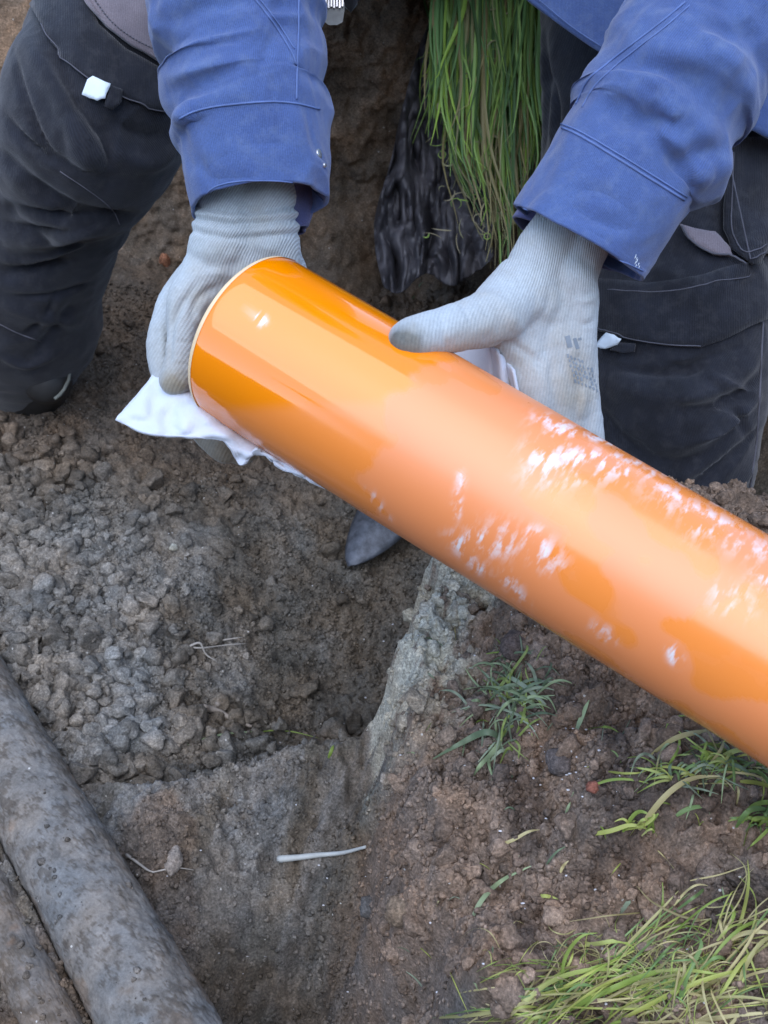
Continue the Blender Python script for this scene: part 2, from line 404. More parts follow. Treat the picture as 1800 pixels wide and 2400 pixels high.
# ------------------------------------------------------------------ ground
EDGE = np.array([(0.33, 0.02), (0.42, -0.02), (0.47, -0.035), (0.52, -0.028), (0.58, -0.024), (0.64, -0.019), (0.70, -0.012), (0.76, -0.004), (0.80, 0.014), (0.86, 0.03)])
def pipe_dist(X, Y):
    a = G(342, 2212, 0.05); b = G(-92, 1440, 0.05); d = (b - a).normalized(); q = (X - a.x) * d.x + (Y - a.y) * d.y
    return (X - a.x) * -d.y + (Y - a.y) * d.x
def ground_z(X, Y, fine=True):
    p = np.stack([X, Y], 1)
    big = fbm(p * 4.0, 3, 3); mid = fbm(p * 14, 9, 3)
    floor = 0.012 * big + 0.045 * sst(-X, 0.12, 0.5) + 0.10 * sst(Y, 1.22, 1.45) + 0.02 * sst(Y, 0.9, 1.3)
    floor -= 0.075 * np.exp(-((X + 0.03) / 0.14) ** 2 - ((Y - 0.80) / 0.14) ** 2)
    floor += 0.22 * sst(X, 0.42, 0.6) * sst(Y, 0.85, 1.0)
    ry = 0.655 + 0.02 * np.sin(X * 9 + 1)                       # crest of the little ridge
    t = Y - ry
    near = 0.062 + 0.012 * mid + 0.012 * big
    near = near - 0.15 * np.clip(-t, 0, 0.35) - 0.03 * sst(-t, 0.14, 0.24) * sst(X, -0.2, -0.08)
    near -= 0.15 * np.exp(-((X + 0.095) / 0.07) ** 2 - ((Y - 0.42) / 0.13) ** 2)
    st = (X * 0.92 - Y * 0.38); near += 0.010 * fbm(np.stack([st * 42, (X * 0.38 + Y * 0.92) * 7], 1), 47, 3) * sst(X, -0.16, -0.06)
    lip = sst(t, -0.008, 0.035 + 0.02 * big)
    left = near * (1 - lip) + floor * lip
    e = np.interp(Y, EDGE[:, 0], EDGE[:, 1]) + 0.008 * fbm(np.stack([Y * 25, Y * 0], 1), 21, 3)
    wd = 0.050 + 0.01 * sst(-Y, -0.66, -0.45)
    bank_h = 0.205 + 0.035 * big + 0.020 * mid + 0.05 * sst(X, 0.05, 0.5)
    up = sst(X + 0.010 * mid, e, e + wd); up = up ** 0.8
    far = 1 - sst(Y + 0.012 * mid, 0.80, 0.87)
    up = up * far
    z = left * (1 - up) + bank_h * up
    sg = pipe_dist(X, Y); dp = np.abs(sg); gap = sst(sg, 0.036, 0.042) * (1 - sst(sg, 0.062, 0.075)); z = np.where(dp < 0.09, np.minimum(z, 0.012 + 0.9 * np.clip(dp - 0.045, 0, 1) + 0.006 * mid), z); z = np.where(gap > 0.02, np.maximum(z, gap * (0.052 + 0.006 * mid)), z)
    if fine:
        bank = up; nearm = (1 - lip) * (1 - up)
        f1, f2, r = worley(p * 34 + 0.35 * np.stack([mid, big], 1), 5)
        lump = np.clip(1 - f1 * 1.3, 0, 1) ** 0.7 * (0.3 + r)
        g1, g2, q = worley(p * 85 + 0.3 * np.stack([mid, mid], 1), 8)
        lump2 = np.clip(1 - g1 * 1.3, 0, 1) * (0.2 + q)
        h1, h2, q3 = worley(p * 190, 11)
        smooth_patch = sst(fbm(p * 7 + 3.3, 40, 2), 0.1, 0.45) * (1 - bank) * 0.85
        k = 1 - smooth_patch
        wv = fbm(p * 40, 44, 3); rg1 = 1 - 2 * np.abs(fbm(p * 26 + 0.4 * np.stack([wv, mid], 1), 45, 5, 0.62))
        z = z + k * (0.007 * rg1 * (0.6 + 0.5 * bank) + 0.004 * lump * (0.3 + 0.5 * bank) + 0.0035 * lump2) + 0.0020 * k * (1 - h1)
        z = z + 0.0045 * fbm(p * 75, 31, 4, 0.65) * (0.35 + 0.65 * k)
    return z, up, lip, e
def ground_col(X, Y, z, up, lip, e):
    p = np.stack([X, Y], 1); n = fbm(p * 18, 70, 4); n2 = fbm(p * 5, 77, 3)
    clay = np.array([0.135, 0.118, 0.095]); grey = np.array([0.215, 0.205, 0.185]); brown = np.array([0.215, 0.162, 0.124])
    sand = np.array([0.47, 0.445, 0.36]); rust = np.array([0.13, 0.085, 0.055]); dark = np.array([0.085, 0.066, 0.055]); far = np.array([0.145, 0.115, 0.088])
    c = np.outer(np.ones(len(X)), clay)
    def mixc(c, t, k): t = np.clip(t, 0, 1)[:, None]; return c * (1 - t) + k * t
    c = mixc(c, sst(Y, 1.0, 1.2), far)
    c = mixc(c, sst(-X + 0.12 * n, 0.08, 0.30) * sst(-Y, -1.12, -0.92) * sst(Y, 0.6, 0.7) * 0.95, grey)
    st = fbm(np.stack([(X * 0.92 - Y * 0.38) * 40, (X * 0.38 + Y * 0.92) * 8], 1), 48, 4)
    c = mixc(c, (1 - lip) * 0.8 * sst(st + n2 * 0.5, -0.4, 0.5), np.array([0.20, 0.19, 0.175]))
    c = mixc(c, (1 - lip) * sst(fbm(p * 9 + 2, 90, 3), 0.3, 0.6) * 0.5, rust)
    c = mixc(c, sst(X - e + 0.02 * n, -0.005, 0.045) * (1 - sst(Y, 0.84, 0.9)), brown)
    c = mixc(c, up * sst(X - e, 0.06, 0.1) * sst(fbm(p * 30, 95, 3), 0.1, 0.6) * 0.7, dark)
    m = sst(X - e, -0.005, 0.006) * (1 - sst(X - e + 0.014 * n, 0.065 + 0.02 * sst(Y, 0.66, 0.74), 0.10 + 0.03 * sst(Y, 0.66, 0.74))) * sst(Y, 0.53, 0.66) * sst(n * 0.35 + 0.65 * fbm(p * 110, 99, 4, 0.7), -0.85, -0.15) * sst(up, 0.02, 0.15)
    c = mixc(c, m * 1.1, sand)
    c = mixc(c, sst(X - e, 0.05, 0.1) * sst(X - e, 0.2, 0.08) * 0 + 0 * m, brown)
    m = np.exp(-((X + 0.07) / 0.035) ** 2 - ((Y - 0.56) / 0.09) ** 2) * sst(n, -0.2, 0.6)
    c = mixc(c, m * 0.7, np.array([0.24, 0.23, 0.21]))
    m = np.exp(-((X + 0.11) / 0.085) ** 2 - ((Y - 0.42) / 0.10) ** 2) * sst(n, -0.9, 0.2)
    c = mixc(c, m * 0.75, np.array([0.075, 0.066, 0.058]))  # shade of the hollow left of the bank, put into the soil colour
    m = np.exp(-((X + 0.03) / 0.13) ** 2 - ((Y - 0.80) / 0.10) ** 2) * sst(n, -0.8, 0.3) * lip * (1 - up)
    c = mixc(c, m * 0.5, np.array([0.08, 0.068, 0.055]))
    return np.clip(c * (1 + 0.15 * n[:, None]), 0.01, 1)
def grid_sheet(name, x0, x1, y0, y1, step, zf, cf, mat):
    xs = np.arange(x0, x1 + step / 2, step); ys = np.arange(y0, y1 + step / 2, step)
    X, Y = np.meshgrid(xs, ys); X = X.ravel(); Y = Y.ravel(); z, *r = zf(X, Y)
    idx = np.arange(len(X)).reshape(len(ys), len(xs))
    Fc = np.stack([idx[:-1, :-1], idx[:-1, 1:], idx[1:, 1:], idx[1:, :-1]], -1).reshape(-1, 4)
    return mesh_np(name, np.stack([X, Y, z], 1), Fc, mat, col=cf(X, Y, z, *r))
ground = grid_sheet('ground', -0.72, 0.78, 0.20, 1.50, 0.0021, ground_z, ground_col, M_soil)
tag(ground, kind='structure')

# earth wall behind, as a sheet in x and z with relief towards the trench
def wall():
    step = 0.003; xs = np.arange(-1.2, 1.2, step); zs = np.arange(-0.05, 0.66, step)
    X, Z = np.meshgrid(xs, zs); X = X.ravel(); Z = Z.ravel(); p = np.stack([X, Z], 1)
    big = fbm(p * 4, 51, 3); mid = fbm(p * 16, 52, 4)
    f1, f2, r = worley(p * 45, 53); g1, g2, q = worley(p * 110, 54)
    flat = sst(fbm(p * 5 + 1.7, 55, 2), 0.15, 0.4)
    Y = 1.46 + 0.10 * sst(Z, 0.0, 0.6) - 0.05 * big - 0.012 * mid - (1 - flat) * (0.010 * np.clip(1 - f1, 0, 1) * r + 0.006 * (1 - g1)) - 0.09 * sst(-Z, -0.22, 0.0)
    Y -= 0.45 * sst(X, 0.38, 0.62)
    c = np.outer(np.ones(len(X)), np.array([0.19, 0.145, 0.105]))
    t = sst(Z + 0.05 * mid, 0.3, 0.45)[:, None]; c = c * (1 - t) + np.array([0.25, 0.18, 0.125]) * t
    t = flat[:, None]; c = c * (1 - t) + np.array([0.28, 0.20, 0.14]) * t
    idx = np.arange(len(X)).reshape(len(zs), len(xs))
    Fc = np.stack([idx[:-1, :-1], idx[:-1, 1:], idx[1:, 1:], idx[1:, :-1]], -1).reshape(-1, 4)
    o = mesh_np('earth_wall', np.stack([X, Y, Z], 1), Fc, M_soil, col=c * (1 + 0.2 * mid[:, None]))
    tag(o, kind='structure')
wall()
# surroundings: the lawn around the hole (ground continues to the horizon)
def lawn():
    m = M('lawn_grass'); v = m.coord('Object'); n1 = m.noise(v, 8, 5); n2 = m.noise(v, 90, 4)
    c = m.mix(n1, (0.04, 0.075, 0.018), (0.08, 0.11, 0.035)); c = m.mix(1.0, c, m.ramp(n2, [(0.3, 0.6), (0.7, 1.4)]), 'MULTIPLY')
    m.l(c, m.b.inputs['Base Color']); m.set(Roughness=0.9); m.l(m.bump(n2, 1, 0.02), m.b.inputs['Normal'])
    R = 150.0
    V = [(-R, -R, .0), (R, -R, .0), (R, R, .0), (-R, R, .0), (-1.2, -1.0, 0), (1.2, -1.0, 0), (1.2, 1.5, 0), (-1.2, 1.5, 0)]
    V = [(x, y, 0.645) if abs(x) > 2 or True else (x, y, z) for x, y, z in V]
    Fc = [[0, 1, 5, 4], [1, 2, 6, 5], [2, 3, 7, 6], [3, 0, 4, 7]]
    o = mesh_np('lawn', V, Fc, m.m, smooth=False); tag(o, kind='structure')
    # unseen sides of the hole: sloping soil sheets, so light does not leak from below
    V = [(-0.72, 0.2, 0.0), (0.78, 0.2, 0.2), (0.78, 1.5, 0.2), (-0.72, 1.5, 0.03), (-1.2, -1.0, 0.642), (1.2, -1.0, 0.642), (1.2, 1.5, 0.642), (-1.2, 1.5, 0.642)]
    V[0] = (-0.72, 0.2, -0.02); V[1] = (0.78, 0.2, 0.24)
    Fc = [[0, 1, 5, 4], [1, 2, 6, 5], [3, 0, 4, 7]]
    c = np.outer(np.ones(8), np.array([0.10, 0.08, 0.065]))
    o = mesh_np('soil_slope', V, Fc, M_soil, smooth=False, col=c); tag(o, kind='structure')
lawn()

def house():  # unseen house added only so the pipe has something dark to mirror
    root = bpy.data.objects.new('unseen_brick_house', None); link(root); root.location = (0, -5.0, 0.645); tag(root, 'brick house added unseen behind the camera, only as a dark reflection for the orange pipe', 'house')
    def bx(name, c, h, mat, par=root):
        a = Acc(); x, y, z = c; V = [(x + h[0] * i, y + h[1] * j, z + h[2] * k) for i in (-1, 1) for j in (-1, 1) for k in (-1, 1)]
        a.add(V, [[0, 1, 3, 2], [4, 6, 7, 5], [0, 4, 5, 1], [2, 3, 7, 6], [0, 2, 6, 4], [1, 5, 7, 3]]); return a.build(name, mat, par, smooth=False)
    wall_ = M('red_brick'); tx = wall_.n('TexBrick'); tx.inputs['Color1'].default_value = (0.14, 0.06, 0.04, 1); tx.inputs['Color2'].default_value = (0.10, 0.045, 0.035, 1); tx.inputs['Mortar'].default_value = (0.2, 0.19, 0.17, 1); tx.inputs['Scale'].default_value = 4
    tc = wall_.n('TexCoord'); mp = wall_.n('Mapping'); mp.inputs['Rotation'].default_value = (math.radians(90), 0, 0); wall_.l(tc.outputs['Object'], mp.inputs[0]); wall_.l(mp.outputs[0], tx.inputs[0]); wall_.l(tx.outputs[0], wall_.b.inputs['Base Color'])
    bx('wall', (0, -3, 1.4), (6, 3, 1.4), wall_.m)
    gm = mat_plain('window_glass', (0.02, 0.025, 0.03), 0.05); fm = mat_plain('window_frame_paint', (0.6, 0.6, 0.58), 0.4)
    for x in (-3.5, 0.5, 3.6):
        f = bx('window', (x, 0.02, 1.5), (0.7, 0.03, 0.6), fm); bx('pane', (x, 0.055, 1.5), (0.62, 0.005, 0.52), gm, f)
    a = Acc(); V = [(-6.3, 0.35, 2.75), (6.3, 0.35, 2.75), (6.3, -3, 4.9), (-6.3, -3, 4.9), (-6.3, -6.35, 2.75), (6.3, -6.35, 2.75)]
    a.add(V, [[0, 1, 2, 3], [3, 2, 5, 4], [0, 3, 4], [1, 5, 2], [0, 4, 5, 1]]); a.build('roof', mat_plain('roof_tile', (0.06, 0.05, 0.05), 0.7), root, smooth=False)
house()
# crumbs and clods, far too many to count
def clods(name, n, region, size, seed, dens_f, label, cat_, sink=0.25, pw=2.2, icos=ICO1, colf=1.0, cap=None):
    r_ = np.random.default_rng(seed); x0, x1, y0, y1 = region
    X = r_.uniform(x0, x1, n * 4); Y = r_.uniform(y0, y1, n * 4)
    keep = r_.uniform(0, 1, len(X)) < dens_f(X, Y); X = X[keep][:n]; Y = Y[keep][:n]; n = len(X)
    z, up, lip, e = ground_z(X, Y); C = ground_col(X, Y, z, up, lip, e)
    s = size[0] + (size[1] - size[0]) * r_.uniform(0, 1, n) ** pw
    if cap is not None: s = np.minimum(s, cap(X, Y))
    V0, F0 = icos; k = len(V0)
    ax = r_.normal(size=(n, 3, 3)); Q = np.linalg.qr(ax)[0]
    sc3 = r_.uniform(0.7, 1.25, (n, 1, 3))
    V = (V0[None] * sc3)
    nz = fbm((V * 1.6 + r_.uniform(0, 50, (n, 1, 3))).reshape(-1, 3), seed, 3).reshape(n, k)
    for _ in range(5):
        pn = r_.normal(size=(n, 3)); pn /= np.linalg.norm(pn, axis=1)[:, None]; cc_ = r_.uniform(0.35, 0.8, n)
        ex = np.maximum(np.einsum('nki,ni->nk', V, pn) - cc_[:, None], 0); V = V - ex[:, :, None] * pn[:, None, :]
    V = V * (1 + 0.30 * nz)[:, :, None]
    V = np.einsum('nkj,nij->nki', V, Q) * s[:, None, None]
    V = V + np.stack([X, Y, z + s * (0.5 - sink)], 1)[:, None, :]
    Fc = (F0[None] + (np.arange(n) * k)[:, None, None]).reshape(-1, 3)
    cc = np.repeat(C * colf * r_.uniform(0.75, 1.3, (n, 1)), k, axis=0)
    o = mesh_np(name, V.reshape(-1, 3), Fc, M_soil, col=np.clip(cc, 0, 1)); return tag(o, label, cat_, kind='stuff')
vis = lambda X, Y: (np.abs(X) < 0.40 * (Y + 0.75) / 1.0)
clods('soil_crumbs', 60000, (-0.6, 0.6, 0.28, 1.4), (0.0008, 0.0038), 11, lambda X, Y: vis(X, Y) * sst(fbm(np.stack([X, Y], 1) * 9, 61, 2), -0.6, 0.4), 'fine crumbs of soil scattered over the trench and bank', 'soil')
clods('grey_clods', 7500, (-0.55, -0.02, 0.66, 1.15), (0.0015, 0.0145), 12, lambda X, Y: sst(-X + 0.08 * fbm(np.stack([X, Y], 1) * 8, 62, 2) - 0.45 * (Y - 0.72), 0.12, 0.28) * 0.95 + 0.03, 'loose dry grey clods heaped on the left of the trench floor', 'soil', pw=6.0, icos=ICO3, colf=1.0)
clods('brown_clods', 5000, (0.0, 0.6, 0.3, 0.86), (0.0015, 0.0105), 13, lambda X, Y: 0.7 * vis(X, Y), 'dark brown crumbly lumps of topsoil on the bank', 'soil', pw=5.0, icos=ICO3, sink=0.7)
clods('floor_clods', 1100, (-0.5, 0.45, 0.68, 1.42), (0.002, 0.013), 14, lambda X, Y: 0.15 + 0.6 * sst(np.abs(X + 0.1), 0.1, 0.3), 'dull clay lumps lying on the far trench floor', 'soil', pw=4.5, icos=ICO3)

# ------------------------------------------------------------------ orange pipe
def mat_pipe():
    m = M('orange_plastic'); tc = m.n('TexCoord'); sx = m.n('SeparateXYZ'); m.l(tc.outputs['UV'], sx.inputs[0])
    v = m.coord('Object'); u_, w_ = sx.outputs[0], sx.outputs[1]       # metres along, turns around
    at = m.n('Attribute'); at.attribute_name = 'Col'; sc_ = m.n('SeparateColor'); m.l(at.outputs['Color'], sc_.inputs[0])
    mp = m.n('Mapping'); mp.inputs['Scale'].default_value = (14, 5, 1); m.l(tc.outputs['UV'], mp.inputs[0])
    mp2 = m.n('Mapping'); mp2.inputs['Scale'].default_value = (170, 17, 1); mp2.inputs['Rotation'].default_value = (0, 0, 0.35); m.l(tc.outputs['UV'], mp2.inputs[0])
    nb = m.noise(mp.outputs[0], 1.6, 5, 0.6); ns = m.noise(mp.outputs[0], 5.0, 5, 0.65); nsc = m.noise(mp2.outputs[0], 1.1, 4, 0.6)
    # the part that was not wiped carries a film of pale dust, rubbed off in places; white scuffs and a painted grazing haze on top
    dust = sc_.outputs[0]
    c = m.mix(m.math('MULTIPLY', dust, 0.78), (0.90, 0.245, 0.0), (0.84, 0.285, 0.115))
    sm = m.math('MULTIPLY', m.ramp(nsc, [(0.47, 0.0), (0.58, 1.0)]), sc_.outputs[1])
    sm = m.math('MULTIPLY', sm, m.ramp(ns, [(0.36, 0.15), (0.56, 1.0)]), clamp=True)
    c = m.mix(m.math('MULTIPLY', sm, 0.85), c, (0.80, 0.80, 0.82))
    m.l(c, m.b.inputs['Base Color'])
    r = m.math('ADD', m.math('MULTIPLY', dust, 0.34), 0.09); r = m.math('ADD', r, m.math('MULTIPLY', sm, 0.3))
    m.l(r, m.b.inputs['Roughness']); m.set(IOR=1.5)
    m.b.inputs['Coat Weight'].default_value = 0.65; m.b.inputs['Coat IOR'].default_value = 1.6; m.b.inputs['Coat Tint'].default_value = (1, 1, 1, 1)
    cr = m.math('ADD', m.math('MULTIPLY', dust, 0.30), 0.02); m.l(cr, m.b.inputs['Coat Roughness'])
    b = m.bump(ns, 0.08, 0.001); m.l(b, m.b.inputs['Normal']); return m.m
PA = P(540, 730, 0.765); PB = P(1659, 1405, 0.675); PDIR = (PB - PA).normalized(); PR = 0.0605
def pipe():
    L = 1.15; seg = 160; a = PDIR.cross(UP).normalized(); b = PDIR.cross(a).normalized()
    toward = -FWD; toward = (toward - PDIR * toward.dot(PDIR)).normalized()
    us = [0.0, 0.0012, 0.003] + list(np.linspace(0.01, 0.62, 300)) + [0.8, L]; V = []; uv = []; Fc = []
    skew = 0.16
    rings = [(u, PR - (0.0022 if i == 0 else 0.0008 if i == 1 else 0)) for i, u in enumerate(us)]
    rings = [(L, PR - 0.004), (0.0, PR - 0.0045)][::1] + rings
    rings = rings[1:]     # inner lip first, then outside
    rings = [(0.25, PR - 0.0045)] + rings + [(L, PR - 0.0045), (L - 0.2, PR - 0.0045)]
    for u, r in rings:
        for k in range(seg):
            q = 2 * math.pi * k / seg; rad = a * math.cos(q) + b * math.sin(q)
            s = u - (skew * r * rad.dot(toward) if u < 0.02 else 0)
            V.append((PA + PDIR * s + rad * r)[:]); uv.append((u, k / seg * 1.0))
    n = len(rings)
    for i in range(n - 1):
        for k in range(seg): Fc.append([i * seg + k, i * seg + (k + 1) % seg, (i + 1) * seg + (k + 1) % seg, (i + 1) * seg + k])
    V = np.array(V); U = np.array(uv); A0 = np.array(PA[:]); D0 = np.array(PDIR[:])
    q = np.stack([U[:, 0], (V - A0) @ np.array(a[:]), (V - A0) @ np.array(b[:])], 1)
    nn = fbm(q * np.array([11, 30, 30]), 900, 4); n2 = fbm(q * np.array([16, 22, 22]) + 5, 901, 3, 0.55); n3 = fbm(q * np.array([40, 60, 60]), 902, 3)
    low = q @ np.array([0, 0, 0]) if False else ((V - A0) @ np.array(UP[:])) / PR
    border = 0.132 + 0.022 * nn + 0.03 * sst(low, 0.55, 0.95)
    dust = sst(U[:, 0], border - 0.004, border + 0.006) * np.clip(0.85 - 0.95 * sst(n2 + 0.2 * nn + 0.32 * sst(U[:, 0], 0.20, 0.30), 0.0, 0.26) + 0.22 * n3 + 0.12 * fbm(q * np.array([25, 120, 120]) + 3, 905, 3), 0, 1)
    dust = np.clip(dust + sst(U[:, 0], border - 0.004, border + 0.004) * (1 - sst(U[:, 0], border + 0.05, border + 0.13)) * 0.7, 0, 1)
    dust = np.clip(dust + 0.5 * sst(-low, 0.80, 0.97), 0, 1)
    white = np.zeros(len(V))
    def on_pipe(px, py):
        d = (P(px, py, 1.0) - EYE).normalized(); best = None
        w_ = EYE - PA; dd = d - PDIR * d.dot(PDIR); ww = w_ - PDIR * w_.dot(PDIR)
        A_, B_, C_ = dd.dot(dd), 2 * dd.dot(ww), ww.dot(ww) - PR * PR; disc = max(B_ * B_ - 4 * A_ * C_, 0)
        return EYE + d * ((-B_ - math.sqrt(disc)) / (2 * A_))
    for (x0, y0, x1, y1, r, k) in [(1000, 1180, 1080, 1165, .010, 1.0), (1150, 1165, 1190, 1215, .008, .9), (1010, 1200, 1030, 1225, .007, .9), (1190, 920, 1330, 960, .012, .9), (1180, 1000, 1380, 1010, .013, .9), (1330, 950, 1659, 1150, .011, .62), (1430, 1060, 1600, 1160, .013, .7),  # long streak along the upper edge is grazing haze painted pale
                             (1520, 1135, 1659, 1185, .012, .6), (1295, 1360, 1310, 1372, .005, 1.2), (1100, 1250, 1120, 1290, .006, .8), (1455, 1405, 1458, 1425, .004, 1.2), (1640, 1250, 1659, 1255, .006, 1.0), (985, 1110, 995, 1030, .003, .9), (1080, 1250, 1130, 1300, .005, .7), (1560, 1290, 1600, 1300, .008, .5), (1250, 1480, 1300, 1500, .006, .5), (800, 1060, 840, 1120, .004, .6), (560, 688, 566, 694, .003, 1.5)]:
        dd, t = polydist(V, [on_pipe(x0, y0)[:], on_pipe(x1, y1)[:]]); white = np.maximum(white, np.exp(-(dd / r) ** 2) * k)
    white = np.clip(white * 1.25, 0, 1)
    o = mesh_np('orange_pipe', V, np.array(Fc), mat_pipe(), uv=U, col=np.stack([dust, white, white * 0], 1))
    tag(o, 'glossy orange drain pipe held by the worker, wiped clean at one end', 'pipe')
    # pale bevelled edge of the cut end
    acc = []; fc = []
    prof = [(0.0035, PR + 0.0003), (0.0008, PR - 0.0005), (-0.0006, PR - 0.0022), (0.0004, PR - 0.0045)]
    for u, r in prof:
        for k in range(seg):
            q = 2 * math.pi * k / seg; rad = a * math.cos(q) + b * math.sin(q)
            acc.append((PA + PDIR * (u - skew * r * rad.dot(toward)) + rad * r)[:])
    for i in range(len(prof) - 1):
        for k in range(seg): fc.append([i * seg + k, i * seg + (k + 1) % seg, (i + 1) * seg + (k + 1) % seg, (i + 1) * seg + k])
    e = mesh_np('cut_edge', np.array(acc), np.array(fc), mat_plain('raw_plastic_edge', (0.80, 0.60, 0.36), 0.5, var=0.05), o)
    tag(e, 'pale bevelled cut edge')
    return o
pipe_o = pipe()

# ------------------------------------------------------------------ old pipes in the ground
def old_pipe(name, p0, p1, r, label, seed, col):
    d = (p1 - p0); L = d.length; d.normalize(); a = d.cross(Vector((0, 0, 1))).normalized(); b = a.cross(d)
    seg, n = 200, int(L / 0.0025); th = np.linspace(0, 2 * math.pi, seg, endpoint=False); s = np.linspace(0, L, n)
    T, S = np.meshgrid(th, s); c = np.stack([T.ravel() * r, S.ravel()], 1)
    c3 = np.stack([np.cos(T.ravel()) * r, np.sin(T.ravel()) * r, S.ravel()], 1)
    dirt = sst(fbm(c3 * 90, seed, 5, 0.85), -0.1, 1.0)
    w1, w2, q = worley(c * 150, seed)
    rr = r + 0.0004 * fbm(c3 * 40, seed + 3, 3) + dirt * (0.0004 + 0.0014 * (1 - w1) * q) + 0.0006 * fbm(c3 * 220, seed + 5, 3, 0.7)
    A, B, D = (np.array(x[:]) for x in (a, b, d)); O = np.array(p0[:])
    V = O + D * S.ravel()[:, None] + A * (np.cos(T.ravel()) * rr)[:, None] + B * (np.sin(T.ravel()) * rr)[:, None]
    idx = np.arange(n * seg).reshape(n, seg); nx = np.roll(idx, -1, 1)
    Fc = np.stack([idx[:-1], idx[1:], nx[1:], nx[:-1]], -1).reshape(-1, 4)
    g = np.array(col[0]); dk = np.array(col[1]); ru = np.array(col[2])
    t = sst(dirt, 0.1, 0.8)[:, None]; C = g * (1 - t) + dk * t
    t = (sst(fbm(c3 * 20, seed + 9, 4, 0.7), 0.3, 0.8) * 0.6)[:, None]; C = C * (1 - t) + ru * t
    o = mesh_np(name, V, Fc, M_dusty, col=C); tag(o, label, 'pipe', 'old buried pipes')
    r_ = np.random.default_rng(seed); k = 1100; sel = r_.uniform(0, L, k); ang = r_.normal(0.0, 0.75, k); on = fbm(np.stack([sel * 14, ang * 1.2], 1), seed + 40, 3) > r_.uniform(-0.2, 0.5, k)
    sel, ang = sel[on], ang[on]; k = len(sel); V0, F0 = ICO2; sz = 0.0004 + 0.0030 * r_.uniform(0, 1, k) ** 6
    up_ = B if B[2] > 0 else -B; cen = O + D * sel[:, None] + (A * np.sin(ang)[:, None] + up_ * np.cos(ang)[:, None]) * (r + 0.0003)
    W = V0[None] * r_.uniform(0.7, 1.3, (k, 1, 3)) * (1 + 0.35 * fbm((V0[None] * 1.7 + r_.uniform(0, 40, (k, 1, 3))).reshape(-1, 3), seed, 2).reshape(k, -1, 1)) * sz[:, None, None] + cen[:, None, :]
    Fk = (F0[None] + (np.arange(k) * len(V0))[:, None, None]).reshape(-1, 3)
    cc = np.repeat(np.clip(dk * r_.uniform(0.7, 1.5, (k, 1)), 0, 1), len(V0), axis=0)
    cr = mesh_np('caked_soil', W.reshape(-1, 3), Fk, M_soil, o, col=cc); cr['kind'] = 'stuff'; return o
z0 = 0.05; q0 = G(342, 2212, z0); q1 = G(-92, 1440, z0); dr = (q1 - q0).normalized()
sidev = Vector((dr.y, -dr.x, 0))
if sidev.x > 0: sidev = -sidev
old_pipe('buried_pipe', q0 - dr * 0.5, q1 + dr * 0.35, 0.0400, 'thick grey dirt-crusted old pipe lying in the soil at the lower left', 101, ((0.195, 0.19, 0.18), (0.12, 0.11, 0.098), (0.17, 0.135, 0.105)))
q2 = q0 + sidev * 0.0665 + Vector((0, 0, 0.0)); old_pipe('buried_pipe', q2 - dr * 0.5, q2 + dr * 0.7, 0.0200, 'thin rusty old pipe beside the thick grey one, at the lower left corner', 131, ((0.17, 0.15, 0.13), (0.12, 0.10, 0.08), (0.24, 0.14, 0.08)))

# ------------------------------------------------------------------ the worker
person = blob('person', [
    [(0.02, 1.42, 0.68, 0.11), (0.02, 1.40, 0.80, 0.105), (0.02, 1.30, 0.98, 0.11), (0.03, 1.18, 1.12, 0.10), (0.03, 1.13, 1.20, 0.05), (0.03, 1.08, 1.27, 0.055)],
    [(0.03, 1.05, 1.33, 0.085), (0.03, 1.02, 1.37, 0.09)], [(0.03, 0.985, 1.27, 0.055), (0.03, 0.96, 1.30, 0.05)],
    [(0.03, 0.935, 1.325, 0.012), (0.03, 0.915, 1.30, 0.015)],
    [(-0.05, 1.03, 1.32, 0.016), (-0.052, 1.03, 1.345, 0.018)], [(0.11, 1.03, 1.32, 0.016), (0.112, 1.03, 1.345, 0.018)],
    [(0.03, 1.16, 1.13, 0.07), (-0.14, 1.12, 1.10, 0.06), (*P(500, -350, 0.83), 0.045), (*P(515, 0, 0.79), 0.034), (*P(528, 300, 0.782), 0.020), (*P(528, 470, 0.782), 0.014)],
    [(0.03, 1.16, 1.13, 0.07), (0.21, 1.12, 1.10, 0.06), (*P(1700, -300, 0.85), 0.045), (*P(1500, 60, 0.79), 0.034), (*P(1300, 400, 0.787), 0.020), (*P(1235, 540, 0.787), 0.014)],
    [(-0.05, 1.42, 0.66, 0.08), (*P(520, -140, 1.25), 0.06), (*P(330, 60, 1.18), 0.06), (*P(195, 280, 1.15), 0.055), (*P(70, 600, 1.33), 0.045), (*P(60, 820, 1.48), 0.036)],
    [(0.09, 1.42, 0.66, 0.08), (*P(1380, -120, 1.26), 0.07), (*P(1430, 250, 1.22), 0.07), (*P(1455, 780, 1.17), 0.055), (*P(1440, 1150, 1.24), 0.036)]],
    0.008, 4, M_skin, world=True)
tag(person, 'worker in blue jacket, black trousers and pale knit gloves holding the orange pipe', 'person')
hair = blob('hair', [[(0.03, 1.07, 1.35, 0.088), (0.03, 1.04, 1.385, 0.09)]], 0.008, 2, M_hair, person, world=True)

